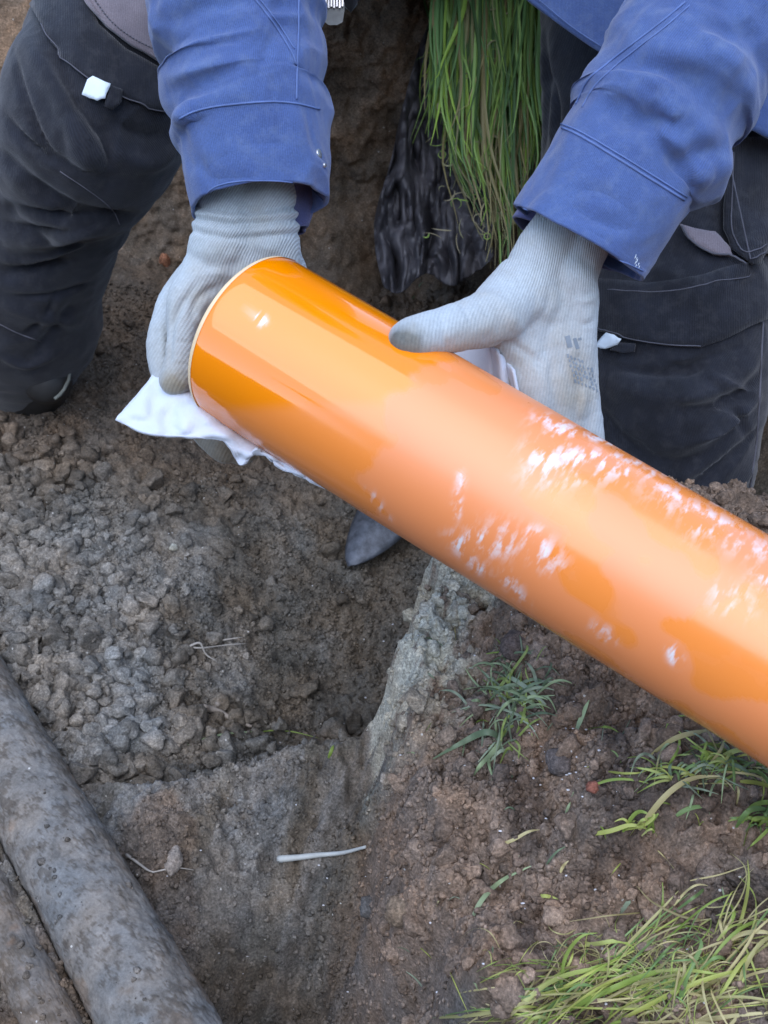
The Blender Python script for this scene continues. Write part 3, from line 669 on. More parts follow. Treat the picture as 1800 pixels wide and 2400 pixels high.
# trousers ----------------------------------------------------------
R = lambda hw, d: hw * d / F
trousers = blob('trousers', [
    [(830, -330, 1.24, 0.145), (900, -340, 1.24, 0.145)],
    [(800, -330, 1.24, 0.14), (520, -140, 1.22, R(235, 1.22)), (330, 60, 1.17, R(222, 1.17)), (212, 245, 1.13, R(205, 1.13)), (165, 350, 1.16, R(180, 1.16))],
    [(180, 300, 1.16, R(185, 1.16)), (120, 430, 1.24, R(165, 1.24)), (62, 600, 1.33, R(160, 1.33)), (58, 700, 1.38, R(152, 1.38)), (40, 800, 1.45, R(95, 1.45))],
    [(250, 330, 1.20, R(130, 1.20)), (200, 400, 1.24, R(100, 1.24))],
    [(1000, -330, 1.26, 0.13), (1340, -200, 1.26, R(190, 1.24)), (1410, 0, 1.24, R(245, 1.24)), (1425, 300, 1.22, R(255, 1.22)), (1435, 560, 1.19, R(228, 1.19)), (1455, 740, 1.17, R(208, 1.17)), (1448, 900, 1.17, R(196, 1.17)), (1440, 1020, 1.20, R(183, 1.2)), (1432, 1150, 1.25, R(160, 1.25))],
    ], 0.0038, 6, M_black, person)
def cloth_relief(o, amp, freq, seed, stretch=(1, 1, 1)):
    me = o.data; V = verts_of(me); N = normals_of(me)
    q = V * np.array(stretch) * freq; wrp = np.stack([fbm(q * 0.6 + 9, seed + i, 2) for i in range(3)], 1)
    n = fbm(q + wrp * 0.9, seed, 3); rd = 1 - np.abs(fbm(q * 1.3 + wrp, seed + 30, 2)) * 2
    set_verts(me, V + N * (amp * (0.6 * n + 0.5 * rd))[:, None])
cloth_relief(trousers, 0.0032, 8, 400, (1, 1, 1.9))
V = verts_of(trousers.data); set_uv(trousers.data, np.stack([V[:, 0] + 0.3 * V[:, 2], V[:, 2] - 0.5 * V[:, 1]], 1))
bt = bvh_of(trousers)
for pl, wd, dp in [
    ([(40, 60), (90, 130), (150, 230), (185, 330), (180, 370)], 0.012, 0.010), ([(100, 110), (150, 200), (215, 300), (240, 380)], 0.010, -0.010),
    ([(0, 330), (70, 400), (150, 450), (250, 480)], 0.010, -0.012), ([(0, 440), (100, 470), (220, 470), (300, 470)], 0.008, -0.012),
    ([(0, 520), (90, 520), (180, 500), (240, 500)], 0.010, 0.010), ([(0, 590), (80, 580), (150, 560)], 0.008, -0.010),
    ([(0, 660), (100, 690), (170, 700)], 0.009, 0.006), ([(60, 780), (110, 720), (160, 650)], 0.008, -0.006),
    ([(28, 110), (60, 230), (110, 330), (190, 365)], 0.004, -0.007), ([(10, 250), (50, 300), (90, 330), (170, 370)], 0.0045, -0.008), ([(120, 90), (140, 160), (190, 260)], 0.004, -0.006), ([(60, 390), (120, 430), (140, 475)], 0.0035, -0.005),
    ([(0, 480), (120, 500), (230, 478)], 0.0045, -0.008), ([(0, 560), (60, 565), (200, 520)], 0.004, 0.006), ([(20, 640), (110, 640), (200, 610)], 0.004, -0.006), ([(40, 730), (90, 690), (130, 620)], 0.0035, -0.005), ([(0, 770), (60, 790), (130, 760)], 0.0045, 0.006), ([(230, 250), (300, 290), (370, 290)], 0.006, -0.006),
    ([(1300, 780), (1360, 800), (1450, 805), (1540, 770), (1620, 740)], 0.0045, -0.006), ([(1290, 870), (1350, 960), (1420, 1020)], 0.006, -0.006), ([(1560, 860), (1600, 900), (1625, 960)], 0.0045, -0.006), ([(1500, 960), (1570, 930), (1640, 860)], 0.005, 0.007), ([(1460, 1080), (1530, 1040), (1600, 980), (1640, 920)], 0.0035, -0.007),
    ([(1520, 800), (1570, 830), (1640, 850)], 0.004, 0.005), ([(1170, 120), (1200, 240), (1190, 420)], 0.006, -0.008), ([(1600, 620), (1640, 560), (1659, 500)], 0.004, -0.005),
    ([(240, 330), (320, 350), (380, 330)], 0.012, 0.010), ([(150, 240), (200, 330), (195, 370)], 0.02, 0.008),
    ([(1310, 830), (1400, 850), (1480, 860), (1560, 830)], 0.012, 0.010), ([(1330, 930), (1430, 1000), (1540, 980), (1620, 900)], 0.012, -0.010),
    ([(1400, 840), (1500, 885), (1590, 860), (1650, 800)], 0.007, -0.010), ([(1480, 1060), (1560, 1010), (1620, 950)], 0.008, -0.009),
    ([(1500, 1090), (1580, 1060), (1630, 1000)], 0.01, 0.008), ([(1540, 640), (1600, 560), (1659, 480)], 0.01, 0.010),
    ([(1440, 790), (1490, 800), (1530, 780)], 0.006, -0.007), ([(1170, 60), (1180, 200), (1175, 330)], 0.012, -0.006)]:
    crease(trousers, bt, pl, wd, dp)
# band above each knee: a second layer of cloth with a lower edge
def band(side, poly, seams):
    b = bvh_of(trousers); o = patch('knee_panel', b, poly, M_black, trousers, off=0.0035, thick=0.003, step=14)
    for pl in seams: seam('seam', b, pl, 0.0006, M_seam_dark, trousers, 0.0052)
    return o
band('l', [(60, -10), (185, -10), (215, 60), (270, 110), (345, 150), (360, 240), (300, 225), (230, 195), (175, 160), (110, 95), (85, 40)],
     [[(95, 60), (112, 95), (175, 160), (235, 197), (300, 225), (358, 240)]])
band('r', [(1290, 600), (1400, 612), (1500, 600), (1640, 560), (1670, 640), (1650, 690), (1560, 735), (1510, 752), (1440, 748), (1370, 735), (1290, 712)],
     [[(1295, 708), (1370, 732), (1440, 746), (1510, 750)], [(1320, 628), (1420, 632), (1520, 618), (1620, 590)]])
bt = bvh_of(trousers)
pk = patch('holster_pocket', bt, [(150, -60), (190, 20), (230, 70), (280, 108), (330, 135), (430, 165), (480, 60), (470, -60)], M_grey, trousers, off=0.009, thick=0.004, step=14)
pk['label'] = 'mauve grey rounded pocket flap'
bpk = bvh_of(pk)
seam('pocket_stitching', bpk, [(200, -5), (240, 50), (290, 88), (345, 115)], 0.0006, M_seam_dark, trousers, 0.0030, dash=True)
seam('pocket_stitching', bpk, [(188, -5), (226, 55), (280, 100), (350, 132)], 0.0009, M_grey, trousers, 0.0028)
pf = patch('pocket_flap', bt, [(1560, 300), (1670, 300), (1670, 545), (1610, 570), (1570, 540), (1555, 500), (1558, 400)], M_black, trousers, off=0.008, thick=0.003, step=12)
bpf = bvh_of(pf)
for pl in ([(1568, 330), (1563, 430), (1562, 500), (1575, 535), (1608, 562), (1655, 542)], [(1582, 330), (1578, 430), (1578, 495), (1590, 525), (1612, 546), (1655, 528)]):
    seam('seam', bpf, pl, 0.0007, M_seam_dark, trousers, 0.0022)
gl = patch('pocket_lining', bt, [(1468, 488), (1500, 500), (1540, 505), (1572, 545), (1580, 562), (1540, 555), (1500, 535), (1478, 512)], M_grey, trousers, off=0.006, thick=0.003, step=10)
seam('seam', bt, [(1472, 492), (1485, 520), (1515, 545), (1575, 562), (1600, 572)], 0.0011, M_seam_dark, trousers, 0.0078)
seam('seam', bt, [(1645, 560), (1650, 640), (1645, 740), (1640, 850), (1632, 960), (1618, 1060)], 0.0012, M_seam_dark, trousers, 0.0006)
seam('seam', bt, [(1430, 1110), (1445, 1080), (1475, 1058), (1500, 1035)], 0.0007, M_seam_dark, trousers, 0.0006)
seam('seam', bt, [(130, 370), (190, 410), (240, 450), (258, 485)], 0.0006, M_seam_dark, trousers, 0.0006)
seam('seam', bt, [(0, 700), (40, 720), (90, 738)], 0.0007, M_seam_dark, trousers, 0.0006)
for poly in ([(205, 170), (236, 185), (226, 215), (214, 219), (181, 205), (192, 178)][:6], [(1322, 722), (1350, 730), (1342, 742), (1320, 752), (1296, 752), (1302, 742)]):
    o = patch('tag', bvh_of(trousers), poly, M_tagw, trousers, off=0.0075, thick=0.0012, step=6); o['label'] = 'small white reflective fabric tag'
for poly in ([(236, 187), (262, 196), (258, 222), (240, 236), (224, 228)], [(1345, 738), (1380, 742), (1378, 760), (1350, 765), (1325, 755)]):
    patch('tag_backing', bvh_of(trousers), poly, M_black, trousers, off=0.0066, thick=0.001, step=8)

# boots ---------------------------------------------------------------
def boot(chain, name='boot'):
    o = blob(name, chain, 0.004, 4, M_boot, person); return o
bl = boot([[(60, 800, 1.47, 0.052), (55, 850, 1.49, 0.05)], [(70, 840, 1.46, 0.044), (98, 815, 1.40, 0.034), (100, 822, 1.38, 0.030)]])
bb = bvh_of(bl)
e = Acc(); e.add(*tube_mesh([P(x, y, d) for x, y, d in ((148, 765, 1.385), (152, 795, 1.375), (148, 822, 1.365), (138, 842, 1.36), (128, 854, 1.358), (118, 862, 1.355))], 0.0022, 8)); e.build('sole_edge', M_bootedge, bl)
boot([[(1440, 1140, 1.25, 0.055), (1440, 1190, 1.27, 0.05)], [(1440, 1190, 1.26, 0.046), (1420, 1230, 1.20, 0.042), (1410, 1250, 1.16, 0.036)]])

# jacket ---------------------------------------------------------------
jacket = blob('jacket', [
    [(0.03, 1.42, 0.86, 0.16), (0.03, 1.33, 0.98, 0.165), (0.03, 1.22, 1.10, 0.14), (0.03, 1.17, 1.16, 0.09)],
    [(0.03, 1.17, 1.12, 0.11), (-0.12, 1.12, 1.10, 0.085), (*P(500, -420, 0.85), 0.066), (*P(500, -250, 0.80), 0.060)],
    [(0.03, 1.17, 1.12, 0.11), (0.18, 1.12, 1.10, 0.085), (*P(1690, -400, 0.86), 0.066), (*P(1660, -250, 0.80), 0.060)]],
    0.007, 4, M_blue, person, world=True)
V = verts_of(jacket.data); set_uv(jacket.data, np.stack([V[:, 0], V[:, 2] - 0.5 * V[:, 1]], 1))
# hanging front flap of the jacket
def flap():
    hem = cat([(1080, -45, 1.02), (1140, 0, 1.02), (1220, 62, 1.02), (1310, 122, 1.03), (1450, 200, 1.04), (1600, 270, 1.05), (1700, 310, 1.07), (1850, 330, 1.12)], 10)
    top = cat([(1100, -300, 1.02), (1180, -300, 1.02), (1260, -300, 1.02), (1350, -300, 1.03), (1500, -280, 1.04), (1640, -260, 1.05), (1740, -240, 1.07), (1850, -200, 1.12)], 10)
    n = len(hem); R_ = 40; V = []; uv = []
    for j in range(R_ + 1):
        t = j / R_
        for i in range(n):
            a = hem[i] * (1 - t) + top[i] * t; w0 = 0.008 * math.sin(i * 0.25 + t * 2) * (1 - 0.5 * t) + (0.0015 if j in (1, 2) else 0)
            V.append(P(a[0], a[1], a[2] - w0)[:]); uv.append((a[0] / 2200, a[1] / 2200))
    Fc = [[j * n + i, j * n + i + 1, (j + 1) * n + i + 1, (j + 1) * n + i] for j in range(R_) for i in range(n - 1)]
    o = mesh_np('jacket_front', V, np.array(Fc), M_blue, jacket, uv=np.array(uv))
    s = o.modifiers.new('s', 'SOLIDIFY'); s.thickness = 0.004
    b = bvh_of(o); seam('hem_stitching', b, [(1135, -18), (1215, 45), (1300, 104)], 0.0006, M_seam_blue, jacket, 0.0026)
flap()
def fold_disp(seed, amp, rings):
    def f(th, s, L, V):
        sh = V.shape; q = np.stack([np.cos(th) * 1.3, np.sin(th) * 1.3, s * 16], -1).reshape(-1, 3)
        n = fbm(q + 0.5 * fbm(q * 0.8, seed + 2, 2)[:, None], seed, 3).reshape(sh[:2])
        d = amp * n
        env = 1 - sst(s, L - 0.075, L - 0.06)
        q2 = np.stack([np.cos(th) * 0.9 + s * 6, np.sin(th) * 0.9, s * 44], -1).reshape(-1, 3)
        rd = (1 - np.abs(fbm(q2, seed + 9, 2)) * 1.8).reshape(sh[:2])
        d = d + env * amp * 0.9 * rd
        for (s0, w_, a_, ph, tilt) in rings:
            x = (s - (L - s0) - tilt * np.cos(th - ph)) / w_; d = d + a_ * np.exp(-x * x) * (0.55 + 0.45 * np.cos(th - ph))
        return d
    return f
SL = [(500, -330, 0.82, 175, 0.055), (505, -160, 0.80, 186, 0.058), (509, 0, 0.785, 188, 0.058), (520, 100, 0.78, 181, 0.055), (529, 170, 0.778, 172, 0.053), (528, 215, 0.776, 178, 0.055), (537, 262, 0.775, 183, 0.055),
      (545, 305, 0.774, 170, 0.052), (549, 350, 0.772, 164, 0.050), (552, 400, 0.771, 156, 0.048), (557, 444, 0.770, 146, 0.046)]
sl_l = loft('sleeve', SL, M_blue, jacket, N=16, seg=220, disp=fold_disp(500, 0.0035, [(0.073, 0.006, -0.005, 3.3, 0.004), (0.088, 0.010, 0.005, 3.3, 0.0), (0.115, 0.008, -0.006, 3.6, 0.010), (0.135, 0.012, 0.005, 2.9, 0.01)]))
SR = [(1760, -330, 0.85, 180, 0.055), (1650, -150, 0.82, 185, 0.058), (1555, 30, 0.80, 188, 0.058), (1482, 138, 0.79, 178, 0.058), (1436, 205, 0.785, 172, 0.057), (1411, 268, 0.783, 184, 0.057), (1380, 320, 0.781, 178, 0.054), (1344, 362, 0.780, 169, 0.050),
      (1300, 440, 0.778, 164, 0.048), (1262, 500, 0.776, 162, 0.046), (1249, 522, 0.775, 161, 0.045)]
sl_r = loft('sleeve', SR, M_blue, jacket, N=16, seg=220, disp=fold_disp(520, 0.0035, [(0.074, 0.006, -0.004, 0.2, 0.002), (0.090, 0.009, 0.006, 0.2, 0.004), (0.112, 0.009, -0.007, 5.6, 0.010), (0.138, 0.012, 0.006, 5.2, 0.006), (0.175, 0.010, -0.004, 5.4, 0.012)]), shear=0.014)
bl_, br_ = bvh_of(sl_l), bvh_of(sl_r)
for pl, wd, dp in [([(360, 175), (420, 160), (500, 140), (600, 128)], 0.006, -0.006), ([(355, 200), (420, 185), (520, 165)], 0.007, 0.004), ([(345, 290), (390, 255), (425, 240)], 0.006, -0.008), ([(372, 90), (470, 60), (560, 30)], 0.008, -0.004),
                   ([(430, 380), (500, 360), (600, 370)], 0.01, 0.002), ([(470, 300), (560, 285), (650, 300)], 0.01, 0.002)]:
    crease(sl_l, bl_, pl, wd, dp)
for pl, wd, dp in [([(1290, 215), (1340, 250), (1400, 262), (1460, 250)], 0.009, 0.007), ([(1415, 285), (1450, 305), (1490, 330)], 0.007, -0.009), ([(1420, 222), (1450, 245), (1465, 262)], 0.006, -0.006), ([(1480, 340), (1530, 330), (1580, 320)], 0.008, 0.006),
                   ([(1380, 100), (1480, 120), (1600, 120)], 0.008, -0.004), ([(1470, 50), (1560, 60), (1650, 90)], 0.008, 0.004), ([(1490, 385), (1510, 380), (1540, 385)], 0.009, -0.008), ([(1230, 420), (1300, 450), (1380, 490)], 0.01, 0.003)]:
    crease(sl_r, br_, pl, wd, dp)
bl_, br_ = bvh_of(sl_l), bvh_of(sl_r)
for b, pl, r in [(bl_, [(388, 256), (420, 241), (475, 229), (575, 220), (640, 224), (690, 236)], 0.0007), (bl_, [(645, -5), (644, 80), (641, 160), (640, 215)], 0.0007), (bl_, [(548, -5), (590, 50), (628, 110), (640, 140)], 0.0006), (bl_, [(558, -5), (600, 50), (636, 106)], 0.0005),
                 (br_, [(1195, 268), (1250, 292), (1330, 340), (1400, 384), (1478, 432)], 0.0009), (br_, [(1192, 261), (1250, 283), (1333, 331), (1405, 376), (1484, 426)], 0.0006), (br_, [(1480, 5), (1420, 55), (1350, 108), (1310, 140), (1270, 175), (1245, 225)], 0.0008), (br_, [(1490, 12), (1430, 64), (1360, 118), (1322, 150), (1284, 188), (1258, 232)], 0.0006),
                 (br_, [(1118, 444), (1180, 472), (1270, 528), (1340, 562), (1388, 585)], 0.0005), (bl_, [(418, 448), (470, 402), (560, 390), (650, 398), (698, 432)], 0.0005)]:
    seam('seam', b, pl, r, M_seam_blue, jacket, 0.0004)
# snap buttons and frayed threads
def button(b, x, y, r=0.0028):
    loc, no = hit(b, x, y)
    if loc is None: print('MISS button', x, y); return
    a = no.orthogonal().normalized(); c = no.cross(a); V = []; n = 20; prof = [(0, r), (0.0008, r), (0.0013, r * 0.8), (0.0010, r * 0.45), (0.0013, 0.0002)]
    for h, q in prof:
        for k in range(n): t = 2 * math.pi * k / n; V.append((loc + no * h + (a * math.cos(t) + c * math.sin(t)) * q)[:])
    Fc = [[i * n + k, i * n + (k + 1) % n, (i + 1) * n + (k + 1) % n, (i + 1) * n + k] for i in range(len(prof) - 1) for k in range(n)]
    mesh_np('cuff_button', V, np.array(Fc), M_metal, jacket)
button(bl_, 688, 332, 0.0032); button(bl_, 700, 357, 0.0016); button(br_, 1157, 346, 0.002)
th = Acc()
for k in range(9):
    a = Vector(P(1376 + random.uniform(-4, 4), 560 + k * 2.5, 0.70)); loc, no = hit(br_, 1374 + random.uniform(-4, 5), 556 + k * 3)
    if loc: th.add(*tube_mesh([loc, loc + no * 0.0008 + UP * 0.001, loc + no * 0.0004 + UP * 0.002 + RIGHT * 0.0006], 0.0002, 5))
th.build('loose_thread', M_tagw, jacket)
# inner shirt cuffs seen inside the sleeves
loft('shirt_cuff', [(570, 330, 0.80, 105, 0.028), (592, 400, 0.803, 92, 0.026), (610, 450, 0.805, 70, 0.024), (620, 500, 0.806, 46, 0.020)], M_blue_in, jacket, N=10, seg=90, disp=lambda th, s, L, V: 0.002 * np.sin(th * 5 + s * 60))
loft('shirt_cuff', [(1300, 400, 0.81, 125, 0.026), (1268, 460, 0.812, 132, 0.026), (1245, 510, 0.814, 140, 0.025), (1236, 530, 0.814, 142, 0.024)], M_blue_in, jacket, N=10, seg=90, disp=lambda th, s, L, V: 0.002 * np.sin(th * 5 + s * 60))
# zip end hanging from the open jacket
zp = Acc()
def box(acc, c, hx, hy, hz, X=RIGHT, Y=UP, Z=FWD):
    V = [(c + X * (hx * a) + Y * (hy * b) + Z * (hz * d))[:] for a in (-1, 1) for b in (-1, 1) for d in (-1, 1)]
    acc.add(V, [[0, 1, 3, 2], [4, 6, 7, 5], [0, 4, 5, 1], [2, 3, 7, 6], [0, 2, 6, 4], [1, 5, 7, 3]])
zz = 0.98
pts = [(702, 25), (702, 48), (710, 54), (728, 54), (740, 48), (744, 25), (744, 5), (702, 5)]
V = [P(x, y, zz)[:] for x, y in pts] + [P(x, y, zz + 0.004)[:] for x, y in pts]; n = len(pts)
zp.add(V, [list(range(n)), list(range(n, 2 * n))[::-1]] + [[i, i + n, (i + 1) % n + n, (i + 1) % n] for i in range(n)])
zt = Acc()
for k in range(7): box(zt, P(704 + k * 6, 6 + (k % 2) * 3, zz - 0.002), 0.0007, 0.0035, 0.001)
for k in range(7): box(zt, P(704 + k * 6, -14 + (k % 2) * 3, zz - 0.002), 0.0007, 0.0035, 0.001)
zo = zp.build('zip_pull', mat_plain('grey_zip', (0.16, 0.16, 0.15), 0.45), jacket, smooth=False); zt.build('zip_teeth', M_metal, jacket, smooth=False)
st = Acc(); V = [P(x, y, zz + 0.01)[:] for x, y in ((700, -120), (775, -120), (772, 5), (758, 24), (745, 12), (700, -30))]; V2 = [(Vector(v) + FWD * 0.004)[:] for v in V]; n = 6
st.add(V + V2, [list(range(n)), list(range(n, 2 * n))[::-1]] + [[i, i + n, (i + 1) % n + n, (i + 1) % n] for i in range(n)]); st.build('zip_tape', M_black, jacket)

# gloves ----------------------------------------------------------------
def mat_glove():
    m = M('pale_knit'); uv = m.coord('UV'); v = m.coord('Object'); a = m.n('Attribute'); a.attribute_name = 'Col'
    wx = m.n('TexWave', wave_type='BANDS', bands_direction='X'); wx.inputs['Scale'].default_value = 1.0; wx.inputs['Distortion'].default_value = 0.3; m.l(uv, wx.inputs['Vector'])
    wy = m.n('TexWave', wave_type='BANDS', bands_direction='Y'); wy.inputs['Scale'].default_value = 1.3; m.l(uv, wy.inputs['Vector'])
    n1 = m.noise(v, 45, 5, 0.65); n2 = m.noise(v, 500, 3)
    c = m.mix(m.ramp(n1, [(0.5, 0.0), (0.72, 0.35)]), a.outputs['Color'], (0.34, 0.32, 0.27))
    c = m.mix(a.outputs['Alpha'], c, m.mix(1.0, c, m.ramp(wx.outputs['Fac'], [(0, 0.82), (1, 1.06)]), 'MULTIPLY'))
    c = m.mix(1.0, c, m.ramp(n2, [(0.3, 0.9), (0.7, 1.08)]), 'MULTIPLY')
    m.l(c, m.b.inputs['Base Color']); m.set(Roughness=0.85); m.b.inputs['Specular IOR Level'].default_value = 0.2
    m.b.inputs['Sheen Weight'].default_value = 0.2
    b = m.bump(m.math('MULTIPLY', wx.outputs['Fac'], a.outputs['Alpha']), 0.7, 0.0006); b = m.bump(wy.outputs['Fac'], 0.2, 0.0003, b); b = m.bump(n1, 0.3, 0.002, b)
    m.l(b, m.b.inputs['Normal']); return m.m
M_glove = mat_glove()
def glove(chains, wrist, knuck, label, stains, fan=1.0, flat=None):
    o = blob('glove', chains, 0.0016, 7, M_glove, person); me = o.data; V = verts_of(me); N = normals_of(me)
    n = fbm(V * 60, 610, 3); V = V + N * (0.0009 * n)[:, None]; 
    w0 = np.array(P(*wrist)[:]); k0 = np.array(P(*knuck)[:]); ax = k0 - w0; L = np.linalg.norm(ax); ax /= L
    lat = np.cross(ax, np.array(FWD[:])); lat /= np.linalg.norm(lat)
    t = (V - w0) @ ax; s = (V - w0) @ lat; dd = (V - w0) @ np.cross(ax, lat)
    # wrinkled ribbing rings around the cuff
    set_verts(me, V)
    wdt = 0.028 + 0.014 * sst(t, 0.0, 0.07)
    ang = np.arctan2(dd, s)
    u = s / wdt * 0.028 / 0.0016
    set_uv(me, np.stack([u * 0.314, t / 0.0016 * 0.314], 1))
    C = np.outer(np.ones(len(V)), np.array([0.42, 0.47, 0.50])); 
    for (x, y, d, r, k, c) in stains:
        q = np.array(P(x, y, d)[:]); m_ = np.exp(-(np.linalg.norm(V - q, axis=1) / r) ** 2) * k
        m_ = np.clip(m_ * (1 + 0.5 * n), 0, 1)[:, None]; C = C * (1 - m_) + np.array(c) * m_
    a = me.attributes.new('Col', 'FLOAT_COLOR', 'POINT'); cc = np.ones((len(V), 4)); cc[:, :3] = C; cc[:, 3] = 0.38 + 0.62 * (1 - sst(t, 0.008, 0.045)); a.data.foreach_set('color', cc.ravel())
    o['label'] = label; return o, t, V
dirt = (0.30, 0.27, 0.21); grey_ = (0.27, 0.28, 0.26); tip = (0.13, 0.13, 0.12)
gl_l, t_, V_ = glove([
    # cuff and wrist as two rows side by side to give the flat oval section
    [(480, 350, .780, R(64, .78)), (486, 415, .780, R(72, .78)), (488, 460, .779, R(71, .78)), (490, 500, .779, R(73, .78)), (478, 545, .782, R(74, .78))],
    [(560, 350, .784, R(66, .78)), (565, 420, .784, R(74, .78)), (568, 465, .784, R(74, .78)), (572, 505, .785, R(74, .78)), (575, 560, .795, R(76, .79))],
    [(500, 540, .785, .024), (445, 600, .784, .0200), (408, 655, .778, .0150), (392, 730, .769, .0108), (388, 785, .765, .0106), (380, 822, .763, .0122)],   # index
    [(520, 540, .80, .024), (445, 600, .804, .020), (378, 655, .800, .0130), (352, 725, .790, .0105), (352, 780, .785, .0105), (362, 818, .782, .0110)],   # middle
    [(540, 550, .81, .023), (470, 620, .825, .020), (420, 720, .84, .0145), (410, 830, .845, .0128), (440, 920, .83, .0122), (485, 965, .815, .0120)],   # ring
    [(560, 560, .81, .022), (500, 640, .835, .019), (450, 760, .85, .0135), (455, 860, .85, .0118), (490, 940, .835, .0113), (525, 975, .82, .011)],    # little
    [(575, 540, .795, .022), (620, 610, .82, .018), (660, 680, .842, .0145), (690, 750, .848, .0125)],                                              # thumb, behind the pipe
    [(545, 560, .80, .026), (500, 620, .815, .024)], [(520, 560, .79, .026), (440, 630, .80, .02)],
    ], (528, 470, .78), (440, 640, .79), 'pale knit glove gripping the pipe end over the white cloth',
    [(376, 838, .750, .014, 1.5, (0.25, 0.22, 0.16)), (365, 760, .76, .026, .6, (0.30, 0.29, 0.26)), (480, 640, .76, .035, .35, dirt), (352, 720, .77, .02, .3, grey_), (480, 965, .81, .04, 1.3, (0.28, 0.24, 0.18)), (600, 540, .76, .03, .25, dirt)])
# cuff ribs as real relief: rolls of the knitted cuff
def rolls(o, wrist, knuck, rl):
    me = o.data; V = verts_of(me); N = normals_of(me); w0 = np.array(P(*wrist)[:]); ax = np.array(P(*knuck)[:]) - w0; ax /= np.linalg.norm(ax)
    t = (V - w0) @ ax + 0.0012 * fbm(V * 40, 77, 2); d = 0
    s_ = (V - w0)[:, 0]
    for t0, w_, a_, k in rl: d = d + a_ * np.exp(-((t + k * s_ ** 2 - t0) / w_) ** 2)
    set_verts(me, V + N * (d if hasattr(d, '__len__') else np.zeros(len(V)))[:, None])
rolls(gl_l, (528, 470, .78), (528, 600, .79), [(-0.004, 0.0018, -0.0016, 3), (0.000, 0.002, 0.0014, 3), (0.0045, 0.0016, -0.0018, 3), (0.009, 0.0025, 0.0012, 3), (0.014, 0.0018, -0.0016, 3), (0.03, 0.004, -0.0005, 3)])
gl_r, t_, V_ = glove([
    [(1245, 420, .785, R(56, .78)), (1210, 490, .785, R(60, .78)), (1175, 545, .783, R(62, .78)), (1150, 600, .780, R(66, .78)), (1118, 650, .768, R(64, .77))],
    [(1290, 440, .788, R(58, .78)), (1262, 515, .788, R(62, .78)), (1232, 580, .790, R(64, .78)), (1215, 640, .792, R(62, .78)), (1205, 750, .793, R(56, .79)), (1205, 870, .80, R(46, .79))],
    [(1225, 600, .785, R(62, .78)), (1232, 650, .790, R(62, .78)), (1236, 740, .797, R(54, .79)), (1240, 880, .805, R(38, .8))],
    [(1130, 620, .775, .022), (1068, 680, .752, .0205), (1010, 700, .733, .0175), (950, 715, .716, .0152), (905, 728, .706, .0142), (878, 735, .702, .0122)],       # thumb on top of the pipe
    [(1150, 650, .78, .022), (1130, 740, .785, .0195), (1150, 840, .788, .0175), (1160, 960, .805, .0125), (1120, 1080, .805, .0118), (1090, 1150, .78, .011)],         # index
    [(1190, 650, .79, .022), (1180, 760, .792, .0195), (1195, 860, .798, .0165), (1200, 980, .812, .0125), (1165, 1110, .81, .0118), (1130, 1180, .785, .011)],        # middle
    [(1220, 650, .795, .02), (1222, 770, .798, .018), (1232, 862, .806, .014), (1240, 990, .818, .012), (1210, 1130, .815, .0115), (1180, 1210, .785, .011)],       # ring
    [(1240, 650, .80, .018), (1246, 770, .802, .0150), (1258, 845, .807, .0125), (1275, 980, .82, .011), (1250, 1120, .82, .0105), (1225, 1210, .79, .010)],       # little
    [(1110, 640, .77, .020), (1100, 720, .775, .015), (1135, 770, .782, .016)], [(1080, 670, .765, .017), (1095, 715, .772, .014)],
    ], (1230, 545, .785), (1190, 800, .79), 'pale knit glove with its thumb resting on top of the pipe',
    [(872, 752, .690, .0120, 2.4, (0.085, 0.09, 0.085)), (900, 772, .695, .012, .9, grey_), (1000, 752, .72, .016, .6, (0.33, 0.31, 0.26)), (1060, 740, .74, .022, .8, (0.33, 0.31, 0.26)), (1260, 810, .775, .02, .8, dirt), (1140, 800, .77, .026, .45, (0.42, 0.38, 0.33)), (1230, 660, .77, .02, .2, dirt), (950, 768, .70, .015, .3, dirt), (1265, 865, .78, .015, 1.0, dirt)])
rolls(gl_r, (1230, 545, .785), (1190, 800, .79), [(0.055, 0.006, -0.0004, 0)])
bg_r = bvh_of(gl_r)
bg_l = bvh_of(gl_l)
for pl, wd, dp in [([(480, 615), (430, 645), (412, 690)], 0.004, -0.0035), ([(430, 610), (395, 655), (370, 705), (366, 790)], 0.0026, -0.0035), ([(372, 742), (395, 738), (412, 745)], 0.0018, -0.0012), ([(370, 788), (392, 786), (408, 790)], 0.0018, -0.0012),
                   ([(430, 560), (480, 575), (530, 570)], 0.004, -0.0012), ([(345, 700), (352, 740), (348, 790)], 0.0025, 0.0012), ([(500, 520), (560, 535), (620, 525)], 0.004, 0.0012), ([(420, 600), (470, 590), (520, 600)], 0.003, 0.001)]: crease(gl_l, bg_l, pl, wd, dp)
for pl, wd, dp in [([(1060, 745), (1100, 742), (1150, 770), (1180, 800)], 0.0035, -0.0020), ([(985, 630), (1000, 660), (1020, 700)], 0.0025, -0.0012), ([(950, 660), (955, 700), (965, 760)], 0.0022, -0.0010), ([(900, 690), (915, 720), (915, 760)], 0.0022, -0.0010),
                   ([(1035, 620), (1080, 650), (1110, 690), (1130, 720)], 0.005, 0.0016), ([(1200, 760), (1190, 820), (1200, 870)], 0.004, -0.0012), ([(1285, 690), (1270, 700), (1250, 700)], 0.0025, -0.0014), ([(1290, 640), (1270, 650), (1240, 648)], 0.0025, 0.0012),
                   ([(1150, 690), (1200, 700), (1260, 690)], 0.004, -0.0008), ([(1255, 840), (1262, 860), (1258, 890)], 0.003, 0.0018), ([(870, 720), (880, 745), (878, 770)], 0.002, -0.0008)]: crease(gl_r, bg_r, pl, wd, dp)
bg_r = bvh_of(gl_r)
